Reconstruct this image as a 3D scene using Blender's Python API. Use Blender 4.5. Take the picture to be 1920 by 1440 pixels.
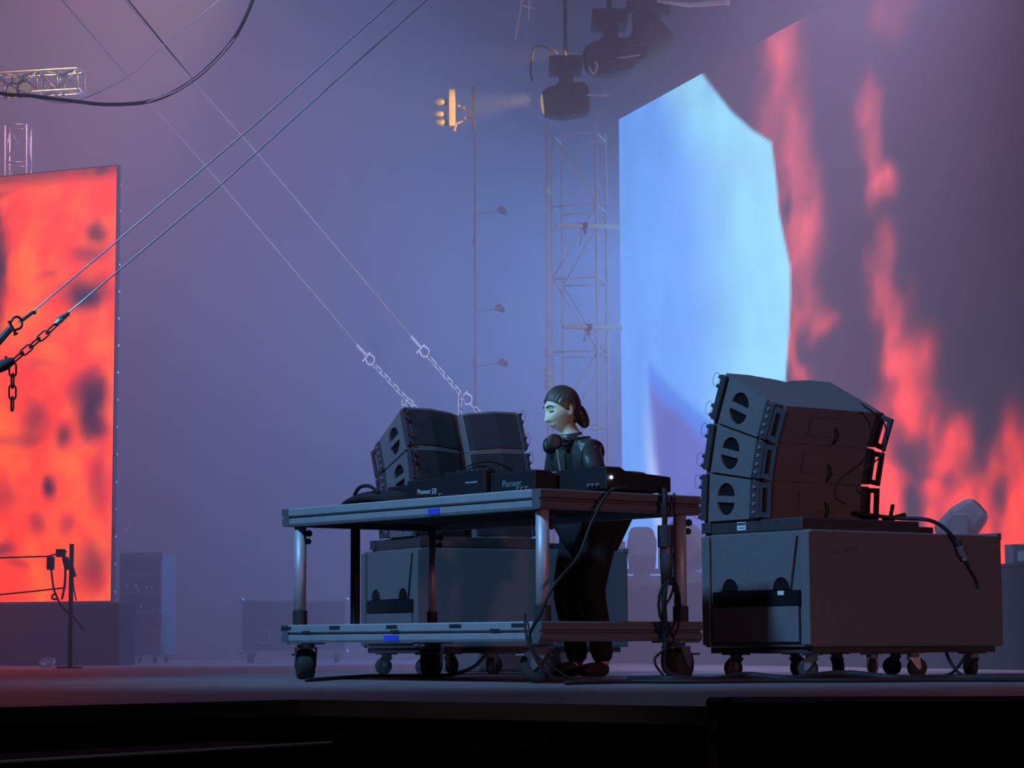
import bpy, math, random
from mathutils import Vector, Matrix, Euler, noise
from mathutils.geometry import tessellate_polygon

for _o in list(bpy.data.objects):
    bpy.data.objects.remove(_o)
sc = bpy.context.scene
COL = sc.collection
random.seed(7)
R = math.radians

# ------------------------------------------------------------------ camera
FPX, HOR = 4400.0, 1205.0
CAM = Vector((0.0, 0.0, 0.176))
PITCH = math.atan((HOR - 720.0) / FPX)
camd = bpy.data.cameras.new('camera')
camd.sensor_width = 36.0
camd.lens = FPX / 1920.0 * 36.0
camd.clip_end = 200
cam = bpy.data.objects.new('camera', camd)
COL.objects.link(cam)
CROT = Matrix.Rotation(math.pi / 2 + PITCH, 3, 'X') @ Matrix.Rotation(R(-0.25), 3, 'Z')
cam.matrix_world = Matrix.Translation(CAM) @ CROT.to_4x4()
sc.camera = cam


def pt(px, py, Y):
    """World point at depth Y that the photograph shows at pixel (px, py)."""
    d = CROT @ Vector(((px - 960.0) / FPX, -(py - 720.0) / FPX, -1.0))
    return CAM + d * (Y / d.y)


def onz(px, Y, z):
    """World point at depth Y and height z below/above pixel column px."""
    p = pt(px, HOR - (z - CAM.z) * FPX / Y, Y)
    return Vector((p.x, p.y, z))


# ------------------------------------------------------------------ world, exposure
w = bpy.data.worlds.new('night')
sc.world = w
w.use_nodes = True
w.node_tree.nodes['Background'].inputs[0].default_value = (0.25, 0.25, 0.4, 1)
w.node_tree.nodes['Background'].inputs[1].default_value = 0.025
sc.view_settings.view_transform = 'Standard'
sc.view_settings.look = 'None'
sc.view_settings.exposure = 0.0
sc.view_settings.gamma = 1.0
sc.view_settings.use_curve_mapping = False
cy = sc.cycles
cy.use_denoising = True
cy.max_bounces = 5
cy.diffuse_bounces = 2
cy.glossy_bounces = 2
cy.transmission_bounces = 2
cy.volume_bounces = 1
cy.transparent_max_bounces = 6
cy.sample_clamp_indirect = 2.0
cy.caustics_reflective = False
cy.caustics_refractive = False


# ------------------------------------------------------------------ stage lamps and added unseen fills
def spot(name, loc, target, energy, color, angle, blend=0.6, radius=0.15):
    l = bpy.data.lights.new(name, 'SPOT')
    l.energy = energy
    l.color = color
    l.spot_size = R(angle)
    l.spot_blend = blend
    l.shadow_soft_size = radius
    o = bpy.data.objects.new(name, l)
    COL.objects.link(o)
    o.location = loc
    o.rotation_euler = (Vector(target) - Vector(loc)).to_track_quat('-Z', 'Y').to_euler()
    return o


# front-of-house wash from the audience side (teal) and a dim red side wash
spot('teal_front_wash', (-6.5, 5.2, 9.6), (0.6, 11.8, 0.8), 5900, (0.22, 0.52, 1.0), 31, 0.8, 0.7)
spot('red_side_wash', (5.0, 3.5, 1.7), (1.5, 10.4, 0.2), 360, (1.0, 0.40, 0.48), 38, 0.8, 0.25)
# blue fills added unseen behind the right LED wall, imitating its haze glow
spot('blue_haze_fill', (2.3, 22.6, 3.7), (-4.5, 19.0, 2.8), 2300, (0.10, 0.34, 1.0), 120, 1.0, 0.25)
spot('blue_haze_fill', (2.3, 22.6, 1.5), (-4.5, 20.0, 2.2), 800, (0.14, 0.34, 1.0), 120, 1.0, 0.25)
# unseen washes added above the back stage to tint haze and drape
spot('blue_haze_wash', (-0.8, 21.5, 9.4), (-0.8, 23.0, 0.0), 520, (0.26, 0.34, 1.0), 110, 1.0, 0.4)
spot('violet_haze_wash', (-4.4, 22.5, 9.0), (-3.8, 24.0, 1.5), 1250, (1.0, 0.44, 0.62), 100, 1.0, 0.4)
spot('rose_haze_wash', (2.7, 14.4, 7.6), (2.7, 16.6, 0.0), 2900, (0.66, 0.50, 1.0), 62, 0.8, 0.4)
# pale front fill added to brighten the wires above the stage
spot('pale_wire_fill', (-6.0, 6.5, 1.2), (-0.9, 13.6, 3.5), 1700, (0.74, 0.62, 1.0), 32, 0.8, 0.25)
# narrow teal fill added for the player-screen glow on the DJ's face
spot('dj_face_fill', (-4.6, 8.2, 2.0), (0.26, 11.8, 1.30), 1250, (0.22, 0.80, 0.95), 5.5, 0.7, 0.1)
# unseen blue fill added high up to brighten the floor behind the table
spot('blue_floor_fill', (-7.5, 11.6, 9.5), (0.7, 15.8, 0.0), 1700, (0.36, 0.36, 1.0), 30, 0.9, 0.4)
# small unseen fill added in the pit to light the platform edge
spot('pit_edge_fill', (-2.3, 3.2, 0.7), (-0.75, 6.0, -0.12), 14, (1.0, 0.85, 0.75), 26, 0.8, 0.1)
# narrow pale blue fill added to lighten the lattice tower and tie bars
spot('tower_fill', (-3.2, 11.0, 6.2), (0.62, 19.6, 2.6), 1300, (0.42, 0.60, 1.0), 16, 0.8, 0.2)


# ------------------------------------------------------------------ materials
MATS = {}


def mat(name, col, rough=0.6, metal=0.0, var=0.15, scale=8.0, bump=0.0, spec=0.5):
    if name in MATS:
        return MATS[name]
    m = bpy.data.materials.new(name)
    m.use_nodes = True
    nt = m.node_tree
    b = nt.nodes['Principled BSDF']
    b.inputs['Roughness'].default_value = rough
    b.inputs['Metallic'].default_value = metal
    b.inputs['Specular IOR Level'].default_value = spec
    tc = nt.nodes.new('ShaderNodeTexCoord')
    nz = nt.nodes.new('ShaderNodeTexNoise')
    nz.inputs['Scale'].default_value = scale
    nz.inputs['Detail'].default_value = 4
    nt.links.new(tc.outputs['Object'], nz.inputs['Vector'])
    mx = nt.nodes.new('ShaderNodeMix')
    mx.data_type = 'RGBA'
    mx.inputs[6].default_value = tuple(c * (1 - var) for c in col) + (1,)
    mx.inputs[7].default_value = tuple(min(1, c * (1 + var)) for c in col) + (1,)
    nt.links.new(nz.outputs['Fac'], mx.inputs[0])
    nt.links.new(mx.outputs[2], b.inputs['Base Color'])
    if bump:
        bp = nt.nodes.new('ShaderNodeBump')
        bp.inputs['Strength'].default_value = bump
        bp.inputs['Distance'].default_value = 0.01
        nt.links.new(nz.outputs['Fac'], bp.inputs['Height'])
        nt.links.new(bp.outputs['Normal'], b.inputs['Normal'])
    MATS[name] = m
    return m


def emit(name, col, strength):
    if name in MATS:
        return MATS[name]
    m = bpy.data.materials.new(name)
    m.use_nodes = True
    nt = m.node_tree
    nt.nodes.clear()
    e = nt.nodes.new('ShaderNodeEmission')
    e.inputs[0].default_value = tuple(col) + (1,)
    e.inputs[1].default_value = strength
    o = nt.nodes.new('ShaderNodeOutputMaterial')
    nt.links.new(e.outputs[0], o.inputs[0])
    MATS[name] = m
    return m


def led_mat(name, strength):
    """LED wall: picture stored per pixel tile on the wall's own mesh, with faint module grain."""
    m = bpy.data.materials.new(name)
    m.use_nodes = True
    nt = m.node_tree
    nt.nodes.clear()
    a = nt.nodes.new('ShaderNodeAttribute')
    a.attribute_name = 'picture'
    tc = nt.nodes.new('ShaderNodeTexCoord')
    nz = nt.nodes.new('ShaderNodeTexNoise')
    nz.inputs['Scale'].default_value = 1.6
    nz.inputs['Detail'].default_value = 3
    nt.links.new(tc.outputs['Object'], nz.inputs['Vector'])
    mr = nt.nodes.new('ShaderNodeMapRange')
    mr.inputs[1].default_value = 0.3
    mr.inputs[2].default_value = 0.7
    mr.inputs[3].default_value = strength * 0.9
    mr.inputs[4].default_value = strength * 1.1
    nt.links.new(nz.outputs['Fac'], mr.inputs[0])
    e = nt.nodes.new('ShaderNodeEmission')
    nt.links.new(a.outputs['Color'], e.inputs[0])
    nt.links.new(mr.outputs[0], e.inputs[1])
    o = nt.nodes.new('ShaderNodeOutputMaterial')
    nt.links.new(e.outputs[0], o.inputs[0])
    return m


mat('stage_black', (0.20, 0.17, 0.175), 0.62, var=0.4, scale=3, bump=0.15)
mat('pit_black', (0.006, 0.006, 0.008), 0.95, spec=0.05)
mat('backdrop_cloth', (0.13, 0.12, 0.14), 0.95, var=0.12, scale=0.7, spec=0.1)
mat('cabinet_paint', (0.15, 0.15, 0.155), 0.75, var=0.12, scale=40, bump=0.12, spec=0.3)
mat('grille_cloth', (0.035, 0.035, 0.04), 0.85, var=0.3, scale=160, bump=0.2, spec=0.2)
mat('recess_black', (0.012, 0.012, 0.014), 0.9, spec=0.1)
mat('rigging_steel', (0.10, 0.10, 0.11), 0.5, 0.6, var=0.3, scale=30)
mat('dolly_wood', (0.05, 0.04, 0.038), 0.8, var=0.3, scale=20)
mat('aluminium', (0.42, 0.44, 0.46), 0.5, 0.35, var=0.15, scale=14)
mat('tube_steel', (0.50, 0.51, 0.53), 0.5, 0.35, var=0.15, scale=12)
mat('deck_board', (0.035, 0.03, 0.03), 0.8, var=0.3, scale=10)
mat('slot_black', (0.02, 0.02, 0.025), 0.9)
mat('tape_blue', (0.05, 0.08, 0.75), 0.6)
mat('rubber', (0.03, 0.03, 0.03), 0.75, var=0.2)
mat('castor_steel', (0.22, 0.22, 0.22), 0.45, 0.6)
mat('cable_black', (0.018, 0.018, 0.02), 0.6, spec=0.3)
mat('player_black', (0.02, 0.02, 0.024), 0.5, spec=0.4)
mat('bag_black', (0.015, 0.015, 0.017), 0.9, bump=0.3)
mat('print_white', (0.75, 0.78, 0.8), 0.7, var=0.03)
mat('print_teal', (0.16, 0.34, 0.38), 0.7)
mat('sticker_ink', (0.05, 0.06, 0.09), 0.8)
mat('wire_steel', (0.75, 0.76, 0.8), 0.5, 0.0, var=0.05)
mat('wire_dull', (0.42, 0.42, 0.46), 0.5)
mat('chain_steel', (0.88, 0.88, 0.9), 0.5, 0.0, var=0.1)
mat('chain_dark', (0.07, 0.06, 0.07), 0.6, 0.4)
mat('truss_alu', (0.62, 0.64, 0.68), 0.35, 0.6, var=0.1)
mat('tower_alu', (0.7, 0.72, 0.78), 0.5, 0.0, var=0.1)
mat('fixture_hazed', (0.32, 0.32, 0.36), 0.6)  # grey lifted towards the haze, its veil put into the colour
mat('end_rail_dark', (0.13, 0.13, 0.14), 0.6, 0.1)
mat('fixture_black', (0.04, 0.04, 0.045), 0.6)
mat('fixture_grey', (0.10, 0.10, 0.11), 0.7)
mat('gold_light_tint', (0.82, 0.62, 0.32), 0.4, 0.1)  # gold of the warm beam painted into the fixture colour
mat('lens_glass', (0.5, 0.5, 0.55), 0.1, 0.0)
mat('case_board', (0.13, 0.12, 0.14), 0.75)
mat('case_edge', (0.42, 0.43, 0.46), 0.4, 0.6)
mat('led_frame', (0.03, 0.03, 0.032), 0.7)
mat('skirt_cloth', (0.035, 0.03, 0.036), 0.95, spec=0.1)
mat('paper', (0.6, 0.6, 0.62), 0.9)
mat('concrete', (0.18, 0.18, 0.18), 0.9, bump=0.3)
mat('skin', (0.62, 0.44, 0.36), 0.5, var=0.05, scale=20)
mat('lip', (0.34, 0.13, 0.12), 0.5)
mat('brow', (0.035, 0.022, 0.016), 0.8)
mat('hair', (0.060, 0.042, 0.034), 0.38, var=0.35, scale=60, bump=0.3)
mat('leather', (0.040, 0.042, 0.05), 0.36, var=0.2, scale=18, bump=0.5)
mat('denim_black', (0.008, 0.008, 0.01), 0.9)
mat('shoe_white', (0.6, 0.6, 0.6), 0.7)
mat('headphone_black', (0.015, 0.015, 0.016), 0.5)
M = MATS


# ------------------------------------------------------------------ mesh builder
class MB:
    def __init__(s):
        s.v, s.f = [], []

    def _add(s, vs, fs, Mx=None):
        b = len(s.v)
        if Mx is not None:
            vs = [Mx @ Vector(v) for v in vs]
        s.v += [tuple(v) for v in vs]
        s.f += [tuple(i + b for i in f) for f in fs]
        return s

    def box(s, x0, x1, y0, y1, z0, z1, Mx=None):
        vs = [(x0, y0, z0), (x1, y0, z0), (x1, y1, z0), (x0, y1, z0), (x0, y0, z1), (x1, y0, z1), (x1, y1, z1), (x0, y1, z1)]
        return s._add(vs, [(3, 2, 1, 0), (4, 5, 6, 7), (0, 1, 5, 4), (1, 2, 6, 5), (2, 3, 7, 6), (3, 0, 4, 7)], Mx)

    def cbox(s, c, d, Mx=None):
        return s.box(c[0] - d[0] / 2, c[0] + d[0] / 2, c[1] - d[1] / 2, c[1] + d[1] / 2, c[2] - d[2] / 2, c[2] + d[2] / 2, Mx)

    def loft(s, rings, cap=True, closed=True, Mx=None):
        n = len(rings[0])
        vs = [p for r in rings for p in r]
        fs = []
        for k in range(len(rings) - 1):
            for i in range(n if closed else n - 1):
                j = (i + 1) % n
                fs.append((k * n + i, k * n + j, (k + 1) * n + j, (k + 1) * n + i))
        if cap:
            fs.append(tuple(range(n - 1, -1, -1)))
            fs.append(tuple((len(rings) - 1) * n + i for i in range(n)))
        return s._add(vs, fs, Mx)

    def prism(s, poly, axis, a, b, Mx=None):
        """2-D polygon (counter-clockwise) swept along an axis from a to b."""
        def p3(p, t):
            return {'x': (t, p[0], p[1]), 'y': (p[0], t, p[1]), 'z': (p[0], p[1], t)}[axis]
        return s.loft([[p3(p, a) for p in poly], [p3(p, b) for p in poly]], Mx=Mx)

    def lathe(s, prof, n=16, Mx=None):
        rings = []
        for r, z in prof:
            rings.append([(r * math.cos(2 * math.pi * i / n), r * math.sin(2 * math.pi * i / n), z) for i in range(n)])
        return s.loft(rings, Mx=Mx)

    def cyl(s, a, b, r, n=12, r2=None):
        a, b = Vector(a), Vector(b)
        d = b - a
        q = d.to_track_quat('Z', 'Y').to_matrix().to_4x4()
        return s.lathe([(r, 0), (r if r2 is None else r2, d.length)], n, Matrix.Translation(a) @ q)

    def ball(s, c, r, n=12, Mx=None):
        prof = [(max(1e-4, math.sin(math.pi * k / 8)), -math.cos(math.pi * k / 8)) for k in range(9)]
        rr = r if hasattr(r, '__len__') else (r, r, r)
        T = Matrix.Translation(c) @ Matrix.Diagonal((rr[0], rr[1], rr[2], 1))
        return s.lathe(prof, n, T if Mx is None else Mx @ T)

    def tube(s, path, r, n=8, closed=False):
        P = [Vector(p) for p in path]
        m = len(P)
        rad = r if hasattr(r, '__len__') else [r] * m
        T = []
        for i in range(m):
            if closed:
                t = P[(i + 1) % m] - P[i - 1]
            else:
                t = P[min(i + 1, m - 1)] - P[max(i - 1, 0)]
            T.append(t.normalized())
        up = Vector((0, 0, 1)) if abs(T[0].z) < 0.9 else Vector((1, 0, 0))
        N = (up - T[0] * up.dot(T[0])).normalized()
        rings = []
        for i in range(m):
            N = (N - T[i] * N.dot(T[i])).normalized()
            B = T[i].cross(N)
            rings.append([P[i] + (N * math.cos(2 * math.pi * k / n) + B * math.sin(2 * math.pi * k / n)) * rad[i] for k in range(n)])
        if closed:
            rings.append(rings[0])
        return s.loft(rings, cap=not closed)

    def holed(s, outer, holes, axis, a, b):
        """Plate with holes: outer and hole outlines as 2-D loops, from a to b along axis."""
        loops = [outer] + holes
        flat = [p for l in loops for p in l]
        tris = tessellate_polygon([[Vector((p[0], p[1], 0)) for p in l] for l in loops])

        def p3(p, t):
            return {'x': (t, p[0], p[1]), 'y': (p[0], t, p[1]), 'z': (p[0], p[1], t)}[axis]
        n = len(flat)
        vs = [p3(p, a) for p in flat] + [p3(p, b) for p in flat]
        fs = [tuple(t) for t in tris] + [tuple(n + i for i in reversed(t)) for t in tris]
        k = 0
        for l in loops:
            for i in range(len(l)):
                j = (i + 1) % len(l)
                fs.append((k + i, k + j, n + k + j, n + k + i))
            k += len(l)
        return s._add(vs, fs)

    def mesh(s, name, m, smooth=False):
        me = bpy.data.meshes.new(name)
        me.from_pydata(s.v, [], s.f)
        me.validate()
        import bmesh
        bm = bmesh.new()
        bm.from_mesh(me)
        bmesh.ops.recalc_face_normals(bm, faces=bm.faces)
        bm.to_mesh(me)
        bm.free()
        if smooth:
            me.polygons.foreach_set('use_smooth', [True] * len(me.polygons))
        me.materials.append(M[m] if isinstance(m, str) else m)
        return me

    def build(s, name, m, parent=None, smooth=False, bevel=0.0, subsurf=0):
        o = bpy.data.objects.new(name, s.mesh(name, m, smooth))
        COL.objects.link(o)
        o.parent = parent
        if bevel:
            md = o.modifiers.new('bevel', 'BEVEL')
            md.width = bevel
            md.segments = 2
            md.limit_method = 'ANGLE'
        if subsurf:
            md = o.modifiers.new('subdivision', 'SUBSURF')
            md.levels = md.render_levels = subsurf
        return o


def tag(o, label=None, cat=None, group=None, kind=None):
    if label: o['label'] = label
    if cat: o['category'] = cat
    if group: o['group'] = group
    if kind: o['kind'] = kind
    return o


def thing(name, label, cat, loc=(0, 0, 0), rz=0.0, group=None, rot=None):
    o = bpy.data.objects.new(name, None)
    o.empty_display_size = 0.1
    COL.objects.link(o)
    o.location = loc
    o.rotation_euler = rot if rot is not None else (0, 0, rz)
    return tag(o, label, cat, group)


def copy_tree(o, parent=None):
    c = o.copy()
    COL.objects.link(c)
    c.parent = parent
    for ch in list(o.children):
        copy_tree(ch, c)
    return c


def share(src, parent, loc=None, rot=None, mx=None):
    """A further piece that shares the mesh of one already built."""
    c = src.copy()
    COL.objects.link(c)
    c.parent = parent
    if mx is not None:
        c.matrix_local = mx
    else:
        if loc is not None: c.location = loc
        if rot is not None: c.rotation_euler = rot
    return c


def curve_pts(pts, n=8):
    """Catmull-Rom through control points."""
    P = [Vector(p) for p in pts]
    P = [2 * P[0] - P[1]] + P + [2 * P[-1] - P[-2]]
    out = []
    for i in range(1, len(P) - 2):
        for k in range(n):
            t = k / n
            a, b, c, d = P[i - 1], P[i], P[i + 1], P[i + 2]
            out.append(0.5 * ((2 * b) + (c - a) * t + (2 * a - 5 * b + 4 * c - d) * t * t + (3 * b - a - 3 * c + d) * t ** 3))
    out.append(P[-2])
    return out


def text_part(name, body, size, m, parent, loc, rot, label=None):
    """Flat printed lettering, converted to a mesh."""
    cu = bpy.data.curves.new(name, 'FONT')
    cu.body = body
    cu.size = size
    cu.align_x = 'CENTER'
    cu.extrude = 0.0008
    t = bpy.data.objects.new(name + '_tmp', cu)
    COL.objects.link(t)
    dg = bpy.context.evaluated_depsgraph_get()
    me = bpy.data.meshes.new_from_object(t.evaluated_get(dg))
    bpy.data.objects.remove(t)
    me.materials.clear()
    me.materials.append(M[m])
    o = bpy.data.objects.new(name, me)
    COL.objects.link(o)
    o.parent = parent
    o.location = loc
    o.rotation_euler = rot
    if label: o['label'] = label
    return o


# ------------------------------------------------------------------ the setting
# table axes: V runs to the right and back (short side), U to the left and back (long side)
YAW = R(39.7)
V = Vector((math.cos(YAW), math.sin(YAW), 0))
U = Vector((-math.sin(YAW), math.cos(YAW), 0))

# stage floor: its front edge has a notch corner towards the camera
e0 = onz(-60, 6.66, 0); e1 = onz(560, 7.50, 0); e2 = onz(1345, 6.47, 0)
e_l = e1 + (e0 - e1) * 9.0
e_r = e1 + (e2 - e1) * 7.0
fl = [e1, e_r, Vector((14, e_r.y, 0)), Vector((14, 27, 0)), Vector((-14, 27, 0)), Vector((-14, e_l.y, 0)), e_l]
m = MB()
m.prism([(p.x, p.y) for p in fl], 'z', -0.05, 0.0)
tag(m.build('floor', 'stage_black'), 'dark stage floor under the table and loudspeakers', 'floor', kind='structure')
# black front of the stage below the edge
m = MB()
dn = Vector((0.0, 0.04, 0))
m.loft([[tuple(e_l + dn + Vector((0, 0, -1.2))), tuple(e1 + dn + Vector((0, 0, -1.2))), tuple(e_r + dn + Vector((0, 0, -1.2))),
         tuple(e_r + dn * 3 + Vector((0, 0, -1.2))), tuple(e1 + dn * 3 + Vector((0, 0, -1.2))), tuple(e_l + dn * 3 + Vector((0, 0, -1.2)))],
        [tuple(e_l + dn + Vector((0, 0, -0.051))), tuple(e1 + dn + Vector((0, 0, -0.051))), tuple(e_r + dn + Vector((0, 0, -0.051))),
         tuple(e_r + dn * 3 + Vector((0, 0, -0.051))), tuple(e1 + dn * 3 + Vector((0, 0, -0.051))), tuple(e_l + dn * 3 + Vector((0, 0, -0.051)))]])
tag(m.build('wall_front', 'pit_black'), 'black cloth front below the edge of the stage', 'stage front', kind='structure')
m = MB()
m.box(-14, 14, -2, 9, -1.25, -1.2)
tag(m.build('ground', 'pit_black'), 'dark ground in front of the stage', 'ground', kind='structure')

# backdrop drape: one cloth with soft vertical folds
m = MB()
nx = 160
row = []
for z in (-0.04, 11.0):
    row.append([(-14 + 28 * i / nx, 26.0 + 0.05 * math.sin(i * 0.9) + 0.03 * math.sin(i * 2.3), z) for i in range(nx + 1)])
m.loft(row, cap=False, closed=False)
tag(m.build('wall_back', 'backdrop_cloth', smooth=True), 'dark stage drape hanging far behind the haze', 'backdrop', kind='structure')

# side wings of the same cloth close the stage to the left and right
for sx, nm in ((-1, 'wall_left'), (1, 'wall_right')):
    m = MB()
    m.box(min(sx * 9.5, sx * 9.55), max(sx * 9.5, sx * 9.55), 15.0, 25.9, 0.0, 11.0)
    tag(m.build(nm, 'backdrop_cloth'), 'black side drape of the stage', 'backdrop', kind='structure')


# ------------------------------------------------------------------ LED walls
def smooth(a, b, x):
    t = max(0.0, min(1.0, (x - a) / (b - a)))
    return t * t * (3 - 2 * t)


def lerp(a, b, t):
    return tuple(x + (y - x) * t for x, y in zip(a, b))


def led_wall(name, label, P, Q, z0, z1, nu, nv, picture, strength, group):
    """Flat LED wall from foot point P to foot point Q. picture(s, z) gives the colour at s metres from P, height z."""
    d = (Q - P)
    L = d.length
    ang = math.atan2(d.y, d.x)
    root = thing(name, label, 'screen', P, ang, group)
    vs, fs, cs = [], [], []
    for j in range(nv + 1):
        for i in range(nu + 1):
            s_, z_ = L * i / nu, z0 + (z1 - z0) * j / nv
            vs.append((s_, -0.045, z_))
            cs.append(picture(s_, z_))
    for j in range(nv):
        for i in range(nu):
            a = j * (nu + 1) + i
            fs.append((a, a + 1, a + nu + 2, a + nu + 1))
    me = bpy.data.meshes.new('display')
    me.from_pydata(vs, [], fs)
    at = me.color_attributes.new('picture', 'FLOAT_COLOR', 'POINT')
    flat = []
    for c in cs:
        flat += [max(0.0, c[0]), max(0.0, c[1]), max(0.0, c[2]), 1.0]
    at.data.foreach_set('color', flat)
    me.materials.append(led_mat(name + '_picture', strength))
    o = bpy.data.objects.new('display', me)
    COL.objects.link(o)
    o.parent = root
    MB().box(-0.008, L + 0.008, -0.04, 0.01, z0 - 0.01, z1 + 0.01).build('housing', 'led_frame', root)
    return root, L, ang


def wall_coord(P, Q):
    d = (Q - P).normalized()
    n = Vector((-d.y, d.x, 0))

    def f(px, py):
        r = pt(px, py, 1.0) - CAM
        t = (P - CAM).dot(n) / r.dot(n)
        w_ = CAM + r * t
        return (w_ - P).dot(d), w_.z, FPX / (w_.y)
    return f


def blob_field(f, blobs):
    out = []
    for (px, py, rx, ry, rot, amt) in blobs:
        s_, z_, k = f(px, py)
        s2, z2, _ = f(px + rx, py)
        out.append((s_, z_, max(0.02, abs(s2 - s_)), ry / k, R(rot), amt))
    return out


def blob_val(B, s_, z_):
    """Soft union of glowing patches."""
    v = 1.0
    for (cs_, cz, rx, rz, a, amt) in B:
        dx, dz = (s_ - cs_) / rx, (z_ - cz) / rz
        if abs(dx) > 3.2 or abs(dz) > 3.2:
            continue
        x = dx * math.cos(a) - dz * math.sin(a)
        z = dx * math.sin(a) + dz * math.cos(a)
        q = x * x + z * z
        v *= 1 - min(1.0, amt) * math.exp(-(q ** 1.25) * 0.9)
    return 1 - v


def fbm(x, z, seed):
    v, a = 0.0, 0.5
    for k in range(4):
        v += a * noise.noise(Vector((x, z, seed + 3.1 * k)))
        x, z, a = x * 2.03, z * 2.03, a * 0.5
    return v


# left wall: glowing red and orange with dark drifting patches
LP = onz(-140, 20.85, 0); LQ = onz(211, 20.1, 0)
LZ0, LZ1 = 0.545, 4.31
lf = wall_coord(LP, LQ)
LD = blob_field(lf, [
    (165, 552, 52, 36, 0, 1.0), (175, 480, 45, 20, 0, 0.7), (188, 435, 22, 24, 20, 0.9), (198, 320, 24, 24, 0, 0.95),
    (150, 735, 22, 30, -15, 0.6), (172, 762, 26, 60, 0, 1.0), (190, 735, 26, 40, 0, 0.9), (185, 800, 26, 30, 0, 0.9),
    (70, 790, 26, 40, -30, 0.7), (125, 820, 17, 26, -15, 0.85), (98, 918, 15, 26, -10, 1.0), (15, 820, 30, 14, -20, 0.5),
    (60, 830, 30, 14, -25, 0.5), (10, 930, 28, 40, 0, 0.55), (75, 985, 20, 24, 0, 0.6), (130, 985, 14, 28, 0, 0.55),
    (8, 1035, 26, 16, 0, 0.8), (40, 1062, 24, 10, 0, 0.5), (60, 560, 26, 10, -10, 0.35), (90, 680, 28, 14, -20, 0.4),
    (110, 420, 24, 26, 0, 0.28), (95, 516, 30, 8, -5, 0.5), (3, 520, 20, 110, 0, 1.0), (2, 440, 8, 60, 0, 0.9), (0, 650, 8, 40, 0, 0.5),
    (190, 905, 24, 60, 0, 0.6), (180, 1060, 34, 60, 0, 0.75), (60, 700, 16, 20, 0, 0.3), (5, 365, 30, 10, -10, 0.6)])


def left_picture(s_, z_):
    n1 = fbm(s_ * 2.3, z_ * 1.9, 1.7) * 1.3
    n2 = fbm(s_ * 4.5, z_ * 3.6, 9.1) * 1.3
    hot = lerp((2.1, 0.075, 0.004), (2.6, 0.27, 0.006), smooth(-0.4, 0.6, n1 + 0.4 * n2))
    d = blob_val(LD, s_ + 0.06 * n2, z_ + 0.10 * n1)
    d = max(d, 0.30 * smooth(0.05, 0.6, n2 - n1 * 0.4))
    d = max(d, 0.8 * smooth(0.22, 0.0, LZ1 - z_ - 0.05 * n1))
    return lerp(hot, (0.035, 0.012, 0.03), d)


led_wall('led_wall', 'tall LED wall glowing orange red with dark patches at the left edge', LP, LQ, LZ0, LZ1, 90, 160, left_picture, 1.0, 'LED walls of the stage')

# right wall: a pale blue shape, then red flame shapes to the right
RA = Vector((1.045, 21.4, 0))
RB = Vector((3.70, 24.29 - 2.77 * 3.70, 0))
RZ0, RZ1 = 0.656, 5.0
rf = wall_coord(RA, RB)
EDGE = [rf(*p)[:2] for p in [(1309, 118), (1345, 165), (1380, 210), (1420, 245), (1456, 268), (1464, 330), (1470, 400), (1478, 440), (1491, 500), (1492, 560), (1489, 620), (1484, 690), (1480, 760), (1470, 900), (1460, 1100)]]
DARKB = [rf(*p)[:2] for p in [(1222, 690), (1230, 850), (1244, 950), (1266, 1110)]]
BLUET = [rf(*p)[:2] for p in [(1215, 690), (1240, 720), (1300, 775), (1330, 800), (1480, 900)]]


def poly_x(line, z_):
    """s on a polyline given z (line runs downwards)."""
    for (a, b) in zip(line, line[1:]):
        if b[1] <= z_ <= a[1]:
            t = (a[1] - z_) / max(1e-6, a[1] - b[1])
            return a[0] + (b[0] - a[0]) * t
    return line[0][0] if z_ > line[0][1] else line[-1][0]


def poly_z(line, s_):
    for (a, b) in zip(line, line[1:]):
        if a[0] <= s_ <= b[0]:
            t = (s_ - a[0]) / max(1e-6, b[0] - a[0])
            return a[1] + (b[1] - a[1]) * t
    return line[0][1] if s_ < line[0][0] else line[-1][1]


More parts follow.
